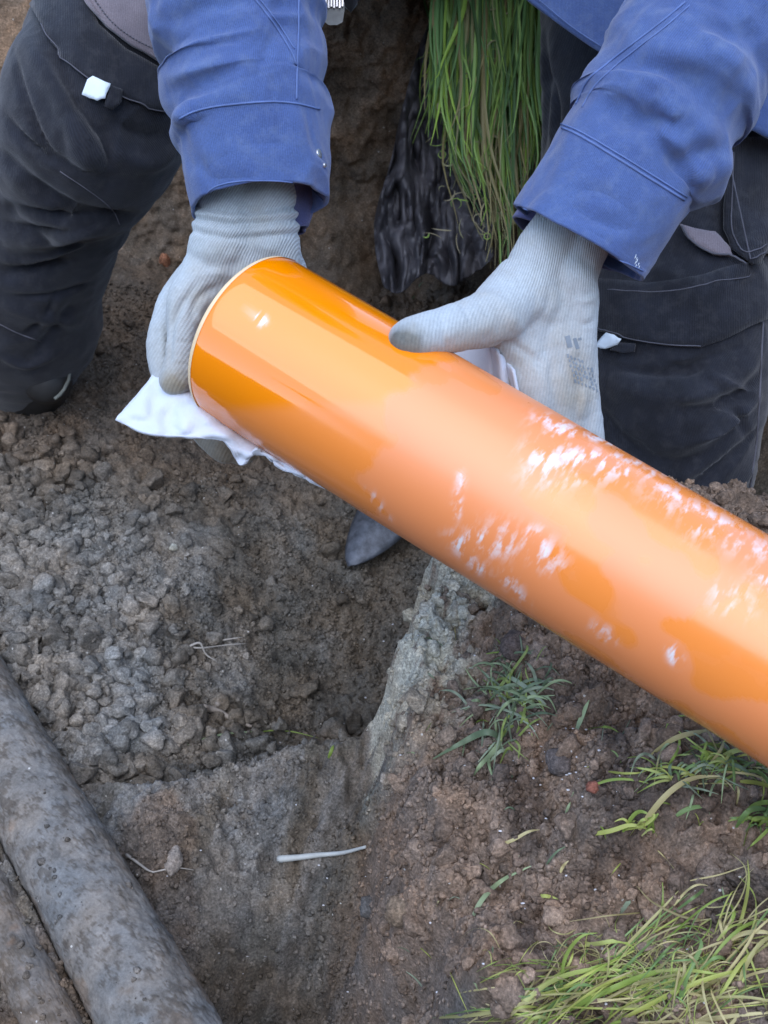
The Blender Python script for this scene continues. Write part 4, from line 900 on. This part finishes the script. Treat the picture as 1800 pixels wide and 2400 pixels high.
# faded print on the back of the glove: illegible rows of small grey marks
pr = Acc(); pm = mat_plain('faded_print', (0.22, 0.26, 0.30), 0.9)
def mark(px, py, w_, h_, ang):
    V = []; c, s = math.cos(ang), math.sin(ang)
    for j in range(3):
        for i in range(3):
            x = (i - 1) * w_ / 2; y = (j - 1) * h_ / 2; loc, no = hit(bg_r, px + x * c - y * s, py + x * s + y * c, 0.00035)
            if loc is None: return
            V.append(loc)
    pr.add([v[:] for v in V], [[0, 1, 4, 3], [1, 2, 5, 4], [3, 4, 7, 6], [4, 5, 8, 7]])
rp = random.Random(5)
mark(1228, 738, 11, 26, -0.25); mark(1244, 742, 8, 24, -0.3); mark(1252, 732, 8, 5, -0.3)
for j in range(6):
    for i in range(7):
        if rp.random() < 0.8: mark(1226 + i * 8 + j * 3.2 + rp.uniform(-1, 1), 768 + j * 11 + i * 3.4 + rp.uniform(-1, 1), rp.uniform(2.5, 5), rp.uniform(5, 10), -0.3 + rp.uniform(-0.2, 0.2))
pr.build('print', pm, gl_r)

# ------------------------------------------------------------------ white cloth
def cloth():
    m = M('white_fleece'); v = m.coord('Object'); n1 = m.noise(v, 40, 4); n2 = m.noise(v, 700, 3)
    c = m.mix(m.ramp(n1, [(0.5, 0.0), (0.75, 0.25)]), (0.56, 0.61, 0.70), (0.44, 0.44, 0.50)); m.l(c, m.b.inputs['Base Color'])
    m.set(Roughness=0.95); m.b.inputs['Sheen Weight'].default_value = 0.5
    b = m.bump(n2, 0.5, 0.0006); m.l(m.bump(n1, 0.3, 0.002, b), m.b.inputs['Normal'])
    rows = [
        [(352, 775, .790), (395, 800, .785), (440, 850, .775), (500, 915, .775), (560, 950, .77), (600, 975, .765), (660, 1000, .757), (720, 1020, .755), (780, 1045, .752)],
        [(330, 812, .778), (385, 850, .762), (430, 880, .757), (492, 925, .757), (540, 958, .757), (590, 985, .755), (640, 1010, .750), (700, 1036, .747), (770, 1070, .745)],
        [(297, 855, .765), (352, 895, .752), (420, 915, .748), (485, 938, .748), (530, 975, .752), (578, 983, .748), (630, 1015, .747), (700, 1042, .745), (770, 1078, .743)],
        [(268, 888, .758), (330, 925, .748), (408, 937, .745), (482, 946, .746), (522, 992, .752), (562, 975, .746), (612, 1010, .747), (688, 1043, .745), (765, 1080, .743)],
        [(250, 908, .755), (318, 938, .746), (402, 945, .744), (482, 953, .746), (520, 1004, .754), (556, 968, .745), (600, 1006, .748), (680, 1044, .746), (762, 1082, .744)],
    ]
    rr = [cat(r, 8) for r in rows]; A = np.array(rr); B = np.array([cat(A[:, i], 7) for i in range(A.shape[1])]).transpose(1, 0, 2)
    nr, nc = B.shape[:2]; V = []
    ny = fbm(np.stack([B[:, :, 0].ravel() / 60, B[:, :, 1].ravel() / 60], 1), 710, 3).reshape(nr, nc)
    for j in range(nr):
        for i in range(nc):
            x, y, d = B[j, i]; V.append(P(x + 1.5 * ny[j, i], y + 2 * ny[j, i] * (j / nr), d + 0.0035 * ny[j, i] - 0.003 * abs(math.sin(i * 0.28 + j * 0.10 + 2 * ny[j, i])) ** 3)[:])
    Fc = [[j * nc + i, j * nc + i + 1, (j + 1) * nc + i + 1, (j + 1) * nc + i] for j in range(nr - 1) for i in range(nc - 1)]
    off = len(V)
    # the rest of the cloth runs behind the pipe and shows again by the other hand
    top = cat([(640, 700, .855), (800, 700, .85), (950, 740, .84), (1046, 738, .79), (1062, 742, .775), (1085, 770, .77), (1110, 800, .77)], 8)
    bot = cat([(560, 960, .78), (760, 1000, .83), (900, 1000, .83), (1050, 900, .80), (1080, 900, .79), (1110, 890, .785), (1130, 900, .78)], 8)
    n = len(top)
    for j in range(13):
        t = j / 12
        for i in range(n):
            a = top[i] * (1 - t) + bot[i] * t; V.append(P(a[0], a[1], a[2] - 0.004 * math.sin(i * 0.55 + t))[:])
    Fc += [[off + j * n + i, off + j * n + i + 1, off + (j + 1) * n + i + 1, off + (j + 1) * n + i] for j in range(12) for i in range(n - 1)]
    o = mesh_np('cleaning_cloth', V, np.array(Fc), m.m)
    s = o.modifiers.new('s', 'SOLIDIFY'); s.thickness = 0.0022; s.offset = 0
    tag(o, 'white cleaning cloth held under the wiped end of the orange pipe', 'cloth')
cloth()

# ------------------------------------------------------------------ black foil on the far wall
def foil():
    m = M('black_foil'); v = m.coord('Object'); n1 = m.noise(v, 30, 5, 0.6); n2 = m.noise(v, 160, 3)
    m.l(m.mix(m.ramp(n1, [(0.45, 0.0), (0.7, 1.0)]), (0.045, 0.044, 0.052), (0.13, 0.125, 0.14)), m.b.inputs['Base Color'])
    m.l(m.ramp(n2, [(0.3, 0.42), (0.7, 0.65)]), m.b.inputs['Roughness']); b = m.bump(n1, 0.2, 0.003); m.l(m.bump(n2, 0.15, 0.001, b), m.b.inputs['Normal'])
    L = cat([(925, 50), (900, 120), (880, 190), (862, 270), (838, 370), (818, 440), (808, 500), (815, 560), (830, 620)], 16)
    Rr = cat([(1000, 50), (1010, 120), (1030, 190), (1050, 270), (1065, 370), (1075, 440), (1075, 510), (1060, 560), (1000, 598)], 16)
    n = len(L); nc = 150; V = []; j_, i_ = np.meshgrid(np.arange(n), np.arange(nc), indexing='ij')
    t = i_ / (nc - 1); X = L[:, 0][:, None] * (1 - t) + Rr[:, 0][:, None] * t; Y = L[:, 1][:, None] * (1 - t) + Rr[:, 1][:, None] * t
    q = np.stack([X.ravel() / 55, Y.ravel() / 190], 1); wp = fbm(q * 1.3 + 4, 820, 2)
    rd = np.abs(fbm(q * 0.75 + 0.5 * wp[:, None], 821, 2, 0.4)).reshape(n, nc); r2 = np.abs(fbm(q * 2.2 * np.array([1, 1.6]) + 7 + 0.5 * wp[:, None], 823, 2)).reshape(n, nc)
    k1, k2, k3 = worley(q * np.array([1.5, 1.9]) + 0.5 * wp[:, None], 824); k4, k5, k6 = worley(q * np.array([3.4, 4.6]) + 0.6 * wp[:, None], 825); r2 = r2 * 0.4
    D = 1.375 - 0.045 * rd - 0.012 * r2 + 0.034 * k1.reshape(n, nc) + 0.013 * k4.reshape(n, nc) + 0.10 * (1 - Y / 620) * 0
    Y2 = Y + 18 * np.sin(t * 9) * sst(Y, 520, 620)
    for j in range(n):
        for i in range(nc): V.append(P(X[j, i], Y2[j, i], D[j, i])[:])
    Fc = [[j * nc + i, j * nc + i + 1, (j + 1) * nc + i + 1, (j + 1) * nc + i] for j in range(n - 1) for i in range(nc - 1)]
    o = mesh_np('plastic_foil', V, np.array(Fc), m.m); s = o.modifiers.new('s', 'SOLIDIFY'); s.thickness = 0.0012
    tag(o, 'crumpled black plastic foil hanging on the earth wall beside the long grass', 'plastic foil')
foil()

# ------------------------------------------------------------------ grass
rg = random.Random(31)
GREENS = [((0.17, 0.29, 0.09), (0.28, 0.45, 0.12)), ((0.08, 0.17, 0.06), (0.15, 0.28, 0.10)), ((0.18, 0.32, 0.06), (0.32, 0.50, 0.08)), ((0.24, 0.24, 0.12), (0.32, 0.33, 0.17))]
def hanging():
    acc = Acc()
    for k in range(520):
        x = rg.gauss(1050, 58) if rg.random() < 0.5 else rg.uniform(930, 1190)
        x = min(max(x, 928), 1200); d = 1.36 + rg.uniform(-0.05, 0.05)
        y0 = -90 + rg.uniform(-60, 40); ln = rg.uniform(300, 600) * (1 if 950 < x < 1155 else 0.85)
        if x < 965: ln *= 0.75
        if 1045 < x < 1125 and rg.random() < 0.35: ln += 140
        p = []; w1 = rg.gauss(0, 13); ph = rg.uniform(0, 6); cv = rg.gauss(0, 26); fq = rg.uniform(2.5, 8); n = 14
        tgt = 1088 + (x - 1050) * 0.4 if ln > 470 else x + (1070 - x) * 0.08
        for i in range(n):
            f = i / (n - 1); yy = y0 + ln * f; s = sst(np.array(yy), 300, 520)
            xx = x * (1 - s) + tgt * s + w1 * math.sin(f * fq + ph) + cv * f ** 3
            if i == n - 1 and rg.random() < 0.3: xx += rg.uniform(-22, 22); yy -= rg.uniform(0, 20)
            p.append(P(xx, yy, d - 0.03 * f))
        g = GREENS[rg.choices((0, 1, 2, 3), (5, 4, 3, 1))[0]]
        if rg.random() < 0.10 or (ln + y0 > 440 and rg.random() < 0.5): g = ((0.24, 0.21, 0.09), (0.42, 0.37, 0.18))
        b = rg.uniform(0.55, 1.45)
        ribbon(acc, p, rg.uniform(0.0016, 0.0058), tuple(c * b for c in g[0]), tuple(c * b for c in g[1]), side=-FWD + RIGHT * rg.uniform(-0.8, 0.8), fold=0.4)
    for k in range(170):
        x = rg.gauss(1055, 55); y = rg.uniform(-10, 520); a = rg.uniform(0, 6.28); c = rg.gauss(0, 0.9); L = rg.uniform(20, 60); p = []; d = 1.33 + rg.uniform(-0.03, 0.03)
        for i in range(7): p.append(P(x, y, d)); x += math.cos(a) * L / 6; y += math.sin(a) * L / 6; a += c * 0.6
        g = rg.choice([GREENS[2], GREENS[3], ((0.30, 0.27, 0.16), (0.42, 0.38, 0.25))]); ribbon(acc, p, rg.uniform(0.0009, 0.002), g[0], g[1], side=-FWD, fold=0.2)
    o = acc.build('hanging_grass', M_blade)
    tag(o, 'long green grass hanging down over the far edge of the trench', 'grass', kind='stuff')
hanging()
bgd = bvh_of(ground)
def gp(px, py, h=0.0):
    loc, no = hit(bgd, px, py)
    return (loc if loc is not None else G(px, py, 0.2)) + Vector((0, 0, h))
YG = [((0.40, 0.44, 0.11), (0.52, 0.58, 0.16)), ((0.22, 0.32, 0.06), (0.36, 0.48, 0.12)), ((0.50, 0.44, 0.20), (0.62, 0.56, 0.30)), ((0.16, 0.26, 0.08), (0.26, 0.40, 0.16)), ((0.5, 0.5, 0.2), (0.4, 0.55, 0.12))]
BG = [((0.30, 0.38, 0.22), (0.40, 0.52, 0.28)), ((0.27, 0.33, 0.24), (0.36, 0.45, 0.30)), ((0.24, 0.30, 0.08), (0.3, 0.4, 0.12)), ((0.14, 0.20, 0.12), (0.2, 0.27, 0.16))]
def blade(acc, pl, wpx, g, lift=0.012, b=1.0, tipw=0.15):
    A = cat(pl, 5); n = len(A); pts = []; w0 = None
    for i, a in enumerate(A):
        f = i / (n - 1); q = gp(a[0], a[1], 0.0015 + lift * math.sin(f * math.pi)); pts.append(q)
    for _ in range(2): pts = [pts[0]] + [(pts[i - 1] + pts[i] * 2 + pts[i + 1]) / 4 for i in range(1, n - 1)] + [pts[-1]]
    ribbon(acc, pts, wpx * 0.62 / F, tuple(c * b for c in g[0]), tuple(c * b for c in g[1]), side=Vector((rg.uniform(-.5, .5), rg.uniform(-0.9, 0.1), 0.8)), fold=0.3, tipw=tipw)
def rand_blades(acc, n, cx, cy, sx, sy, ln, ang, spread, pal, wr=(4, 11), curl=0.35, lift=0.012):
    for _ in range(n):
        x = rg.gauss(cx, sx); y = rg.gauss(cy, sy); a = ang + rg.gauss(0, spread); L = rg.uniform(*ln); c = rg.gauss(0, curl)
        if rg.random() < 0.5: a += math.pi
        pl = [(x, y)]
        for k in range(3): x += math.cos(a) * L / 3; y += math.sin(a) * L / 3; a += c; pl.append((x, y))
        blade(acc, pl, rg.uniform(*wr), rg.choice(pal), lift=rg.uniform(0.002, lift), b=rg.uniform(0.75, 1.15))
def tuft(name, label, fixed, rnd, pal):
    acc = Acc()
    for pl, wpx in fixed: blade(acc, pl, wpx, rg.choice(pal), 0.010)
    for r in rnd: rand_blades(acc, *r[:-1], pal, **r[-1])
    o = acc.build(name, M_blade); return tag(o, label, 'grass tuft', 'torn grass tufts on the bank')
tuft('grass_tuft', 'small torn tuft of grey green grass on the bank right of the pale sand edge',
     [([(1137, 1555), (1080, 1548), (1030, 1540), (975, 1542)], 9), ([(1085, 1600), (1050, 1598), (1000, 1620), (935, 1642)], 20), ([(1090, 1590), (1065, 1640), (1035, 1672), (1022, 1680)], 16),
      ([(1160, 1530), (1120, 1518), (1060, 1500), (1000, 1492)], 16), ([(1180, 1528), (1130, 1500), (1095, 1480), (1080, 1462)], 14), ([(1060, 1515), (1110, 1460), (1138, 1420), (1130, 1392)], 9),
      ([(1050, 1440), (1090, 1432), (1140, 1428), (1160, 1428)], 7), ([(1075, 1560), (1078, 1600), (1070, 1640), (1060, 1700)], 7), ([(1110, 1600), (1120, 1630), (1118, 1650), (1120, 1652)], 7)],
     [(55, 1105, 1515, 26, 26, (40, 105), 0.35, 0.7, dict(wr=(5, 11), curl=0.10)), (22, 1080, 1590, 22, 26, (40, 90), 2.0, 0.4, dict(wr=(4, 11))), (20, 1110, 1450, 25, 16, (30, 80), -0.9, 0.5, dict(wr=(3, 7)))], BG)
tuft('grass_tuft', 'straw yellow and green grass tuft on the bank just below the orange pipe at right',
     [([(1280, 1700), (1330, 1704), (1400, 1695)], 8), ([(1400, 1640), (1450, 1615), (1510, 1600), (1540, 1580)], 14), ([(1380, 1795), (1430, 1740), (1490, 1700), (1560, 1680)], 15), ([(1450, 1700), (1440, 1680), (1455, 1650)], 9), ([(1560, 1670), (1600, 1690), (1640, 1700), (1659, 1705)], 6), ([(1540, 1650), (1600, 1640), (1659, 1670)], 14)],
     [(60, 1500, 1672, 60, 22, (30, 100), 0.1, 0.6, dict(wr=(3, 9))), (40, 1610, 1655, 40, 20, (50, 130), 0.4, 0.4, dict(wr=(4, 12)))], YG + BG)
tuft('grass_tuft', 'little bright yellow green sprig lying in the middle of the brown bank',
     [([(1280, 1805), (1320, 1812), (1360, 1800), (1400, 1795)], 12), ([(1345, 1800), (1370, 1775), (1405, 1765)], 11), ([(1350, 1795), (1390, 1800), (1410, 1780), (1400, 1762)], 9), ([(1360, 1808), (1385, 1790), (1400, 1790)], 9)],
     [(8, 1375, 1788, 12, 8, (20, 50), 0.2, 0.6, dict(wr=(5, 9)))], [YG[1], YG[4], YG[0]])
tuft('grass_tuft', 'green curled grass tuft at the right edge of the photo, halfway down the bank',
     [([(1600, 1780), (1620, 1760), (1659, 1752), (1700, 1760)], 14), ([(1590, 1790), (1610, 1770), (1650, 1768), (1700, 1780)], 14), ([(1605, 1830), (1612, 1800), (1640, 1785), (1700, 1790)], 12)],
     [(12, 1640, 1785, 25, 10, (30, 80), -0.3, 0.4, dict(wr=(6, 12)))], [YG[1], YG[3]])
tuft('grass_tuft', 'large yellow green tangle of grass at the bottom right corner',
     [([(950, 2200), (1040, 2205), (1110, 2190), (1200, 2150)], 13), ([(1105, 2195), (1180, 2140), (1280, 2110), (1390, 2105)], 12), ([(1210, 2150), (1215, 2090), (1250, 2040), (1290, 2018)], 9), ([(1250, 2045), (1290, 2055), (1340, 2050), (1380, 2060)], 11),
      ([(1170, 2212), (1300, 2160), (1400, 2120), (1450, 2100)], 15), ([(1330, 2212), (1450, 2160), (1560, 2120), (1650, 2095)], 12), ([(1570, 1950), (1580, 1990), (1560, 2030), (1540, 2060)], 10), ([(1659, 2040), (1600, 2090), (1560, 2150), (1530, 2190)], 10),
      ([(1540, 2060), (1580, 2040), (1640, 2030), (1700, 2030)], 12), ([(1590, 2160), (1600, 2110), (1640, 2050), (1690, 2020)], 12), ([(1460, 2190), (1480, 2120), (1510, 2060), (1500, 2020)], 11), ([(1350, 2110), (1450, 2112), (1520, 2118), (1560, 2110)], 8)],
     [(40, 1380, 2130, 100, 35, (90, 300), -0.4, 0.35, dict(wr=(3, 8), curl=0.22, lift=0.012)), (34, 1570, 2070, 60, 50, (80, 220), -0.8, 0.45, dict(wr=(3, 9), curl=0.3, lift=0.02)), (40, 1240, 2170, 100, 28, (90, 260), -0.45, 0.3, dict(wr=(3, 8), curl=0.2, lift=0.01)), (22, 1500, 2190, 90, 25, (80, 240), -0.3, 0.4, dict(wr=(3, 9), curl=0.25, lift=0.012)),
      (40, 1160, 2190, 70, 16, (60, 200), -0.35, 0.3, dict(wr=(2, 6), curl=0.2, lift=0.006)), (26, 1480, 2040, 80, 50, (80, 220), -0.7, 0.5, dict(wr=(2, 7), curl=0.3, lift=0.02)), (300, 1380, 2120, 120, 45, (30, 130), -0.3, 0.8, dict(wr=(1.5, 3.5), curl=0.5, lift=0.008))], YG + [YG[2], YG[2], ((0.40, 0.38, 0.16), (0.5, 0.48, 0.22)), ((0.30, 0.26, 0.11), (0.42, 0.36, 0.18))])
# loose cut blades lying about
acc = Acc()
for pl, wpx, g in [([(1022, 1980), (1045, 1945), (1090, 1905), (1150, 1872)], 13, BG[0]), ([(1080, 1828), (1110, 1822), (1140, 1805), (1165, 1795)], 9, YG[2]), ([(1340, 1975), (1355, 1958), (1362, 1948)], 12, BG[1]), ([(1145, 1938), (1180, 1945), (1205, 1945)], 10, YG[0]),
                   ([(1245, 1580), (1258, 1550), (1272, 1515)], 14, BG[0]), ([(1270, 1578), (1310, 1580), (1340, 1588)], 8, YG[1]), ([(1220, 1770), (1225, 1755), (1232, 1735)], 8, BG[0]), ([(400, 1612), (450, 1600), (500, 1590), (560, 1582)], 9, BG[0]), ([(360, 1618), (385, 1620)], 12, BG[0]),
                   ([(560, 1583), (620, 1585), (700, 1600)], 5, YG[1]), ([(1435, 1595), (1450, 1560), (1520, 1550)], 7, YG[1]), ([(710, 1640), (718, 1625), (722, 1612)], 12, YG[1]), ([(1180, 1870), (1200, 1850), (1225, 1830)], 6, BG[3]), ([(1460, 1765), (1490, 1755), (1540, 1745)], 12, YG[3]), ([(1050, 1415), (1110, 1420)], 6, YG[1]),
                   ([(890, 650), (905, 625), (915, 610)], 9, BG[3]), ([(1420, 1840), (1440, 1870), (1470, 1900)], 4, YG[2]), ([(1210, 1888), (1215, 1880), (1228, 1862)], 8, YG[2]), ([(1490, 1905), (1550, 1900), (1620, 1870)], 4, YG[2]), ([(1590, 1740), (1592, 1720), (1590, 1700)], 7, YG[2])]:
    blade(acc, pl, wpx, g, 0.004)
for k in range(60):
    x = rg.uniform(850, 1650); y = rg.uniform(1300, 2200)
    if y < 1250 + (x - 900) * 0.62: continue
    a = rg.uniform(0, 6.28); L = rg.uniform(10, 55); blade(acc, [(x, y), (x + math.cos(a) * L / 2, y + math.sin(a) * L / 2 + rg.uniform(-4, 4)), (x + math.cos(a) * L, y + math.sin(a) * L)], rg.uniform(2, 6), rg.choice(YG + BG), 0.002, b=0.8)
tag(acc.build('grass_clippings', M_blade), 'loose single grass blades scattered over the brown bank', 'grass', kind='stuff')

# ------------------------------------------------------------------ small things on the ground
M_root = mat_plain('pale_root', (0.36, 0.33, 0.29), 0.8); M_stick = mat_plain('pale_stick', (0.45, 0.47, 0.45), 0.7)
def twig(name, pls, mat, label, cat_, lift=0.003):
    a = Acc()
    for pl, r in pls:
        A = cat(pl, 6); n = len(A); pts = [gp(x, y, lift) for x, y in A]
        for _ in range(3): pts = [pts[0]] + [(pts[i - 1] + pts[i] + pts[i + 1]) / 3 for i in range(1, n - 1)] + [pts[-1]]
        a.add(*tube_mesh([p[:] for p in pts], [r * (1 - 0.6 * i / (n - 1)) for i in range(n)], 7))
    return tag(a.build(name, mat), label, cat_)
twig('stick', [([(603, 1861), (640, 1858), (690, 1852), (740, 1848), (790, 1835)], 0.0034)], M_stick, 'short pale stick poking out of the bank, above the dark hollow', 'stick', 0.004)
twig('root', [([(410, 1410), (440, 1412), (490, 1405), (535, 1402)], 0.0012), ([(412, 1408), (435, 1400), (445, 1425), (470, 1440)], 0.0015), ([(480, 1395), (500, 1392), (528, 1388)], 0.0012)], M_root, 'thin forked pale root on the grey clods of the trench floor', 'root', 0.009)
twig('root', [([(440, 1540), (470, 1545), (500, 1562), (545, 1580)], 0.0042), ([(470, 1532), (490, 1530)], 0.003)], mat_plain('brown_root', (0.26, 0.22, 0.18), 0.85), 'thick pale brown root end at the rim of the inner ridge', 'root', 0.008)
twig('root', [([(275, 1852), (300, 1870), (320, 1885), (335, 1890)], 0.0016), ([(330, 1890), (380, 1880), (420, 1885)], 0.0009)], M_root, 'thin curled root beside the thick grey pipe', 'root', 0.004)
def stone(name, px, py, r, col, label, cat_='stone', sq=(1, 1, 0.8), seed=1, group=None, rough=0.8, sink=0.3):
    V0, F0 = ICO3; V = V0 * np.array(sq) * r; V = V * (1 + 0.16 * fbm(V0 * 1.4 + seed * 3.1, seed, 3))[:, None]
    c = gp(px, py); V = V + 0.10 * r * fbm(V0 * 5, seed + 2, 3)[:, None] * V0 + np.array(c[:]) + np.array([0, 0, r * (0.3 - sink)])
    o = mesh_np(name, V, F0, mat_soil(name + '_mat', base=tuple(c_ * 1.1 for c_ in col), use_col=False)); return tag(o, label, cat_, group)
stone('stone', 1212, 1648, 0.0115, (0.12, 0.105, 0.10), 'round dark stone among soil lumps below the grey green tuft', seed=3)
stone('stone', 1115, 1395, 0.014, (0.11, 0.085, 0.075), 'dark rounded lump of soil just above the grey green tuft', seed=5)
stone('stone', 375, 1183, 0.0052, (0.42, 0.42, 0.36), 'small pale stone on the dark trench floor below the cloth', seed=7)
stone('stone', 865, 1965, 0.012, (0.16, 0.13, 0.10), 'brown stone half buried in the left flank of the bank', seed=9)
stone('stone', 800, 1960, 0.010, (0.13, 0.12, 0.11), 'grey brown stone set in the bank beside the dark hollow', seed=19)
stone('brick_shard', 1282, 1700, 0.005, (0.25, 0.10, 0.07), 'tiny red brick crumb below the round dark stone', 'brick', seed=13)
stone('clay_lump', 375, 1855, 0.012, (0.22, 0.20, 0.18), 'pale flat lump of clay beside the thick grey pipe', 'clay lump', (0.6, 1.4, 0.6), seed=15)
stone('brick_shard', 357, 568, 0.010, (0.36, 0.17, 0.10), 'orange brown brick shard in the soil left of the left glove', 'brick', (0.75, 0.5, 1.3), seed=17, sink=0.1)
# white shell and grit flecks
V0, F0 = ICO1; Vs = []; Fs = []; k = 0
fl = [(790, 1895), (425, 1862), (1160, 1652), (1140, 1655), (1235, 1650), (1180, 1770), (1260, 1915), (530, 1868), (605, 1605), (640, 1740)]
for i in range(130):
    x = rg.uniform(100, 1650); y = rg.uniform(1150, 2200)
    if rg.random() < 0.35: x = rg.gauss(1200, 60); y = rg.gauss(1650, 50)
    if y < 1230 + (x - 900) * 0.62: continue
    fl.append((x, y))
for x, y in fl:
    r = rg.uniform(0.0004, 0.0013); Vs.append(V0 * np.array([r * rg.uniform(.8, 2), r * rg.uniform(.6, 1.2), r * 0.6]) + np.array(gp(x, y, 0.0012)[:])); Fs.append(F0 + k); k += len(V0)
tag(mesh_np('shell_grit', np.vstack(Vs), np.vstack(Fs), mat_plain('shell', (0.62, 0.62, 0.64), 0.6)), 'tiny white flecks of shell and grit in the soil', 'grit', kind='stuff')
# spade blade lying on the trench floor, its point just showing under the pipe
def spade():
    root = bpy.data.objects.new('hand_spade', None); link(root); root.location = gp(800, 1190)
    tag(root, 'dark worn spade with its rounded point showing on the trench floor under the orange pipe', 'spade')
    tipp = gp(752, 1236, 0.010); base = gp(905, 1080, 0.045); ax = (base - tipp); L = ax.length; ax.normalize(); lat = ax.cross(Vector((0, 0, 1))).normalized(); nz = lat.cross(ax)
    V = []; n = 24; mcol = 11
    for i in range(n + 1):
        t = i / n; hw = 0.042 * (1 - (1 - min(1, t / 0.75)) ** 2.0) ** 0.7
        hw = max(hw, 0.0008)
        for k in range(mcol):
            s = k / (mcol - 1) * 2 - 1; V.append(tipp + ax * (L * t) + lat * (s * hw) + nz * (0.012 * (1 - s * s) * min(1, t * 3)) - Vector((0, 0, 0)))
    Fc = [[i * mcol + k, i * mcol + k + 1, (i + 1) * mcol + k + 1, (i + 1) * mcol + k] for i in range(n) for k in range(mcol - 1)]
    R0 = Vector(root.location); V = [(v - R0)[:] for v in V]
    o = mesh_np('spade_blade', V, np.array(Fc), mat_plain('worn_steel', (0.10, 0.11, 0.13), 0.5, metal=0.3, var=0.6, scale=70, bump=0.35), root)
    s = o.modifiers.new('s', 'SOLIDIFY'); s.thickness = 0.003
    a = Acc(); hb = base + ax * 0.0; a.add(*tube_mesh([(q - R0)[:] for q in (base - ax * 0.02 + nz * 0.012, base + ax * 0.06 + nz * 0.016)], [0.016, 0.018], 16)); a.build('socket', M_boot, root)
    e = P(1130, 1050, 1.10); a = Acc(); a.add(*tube_mesh([(q - R0)[:] for q in (base + ax * 0.05 + nz * 0.016, e)], 0.014, 16)); a.build('handle', mat_plain('ash_wood', (0.35, 0.25, 0.15), 0.6), root)
spade()
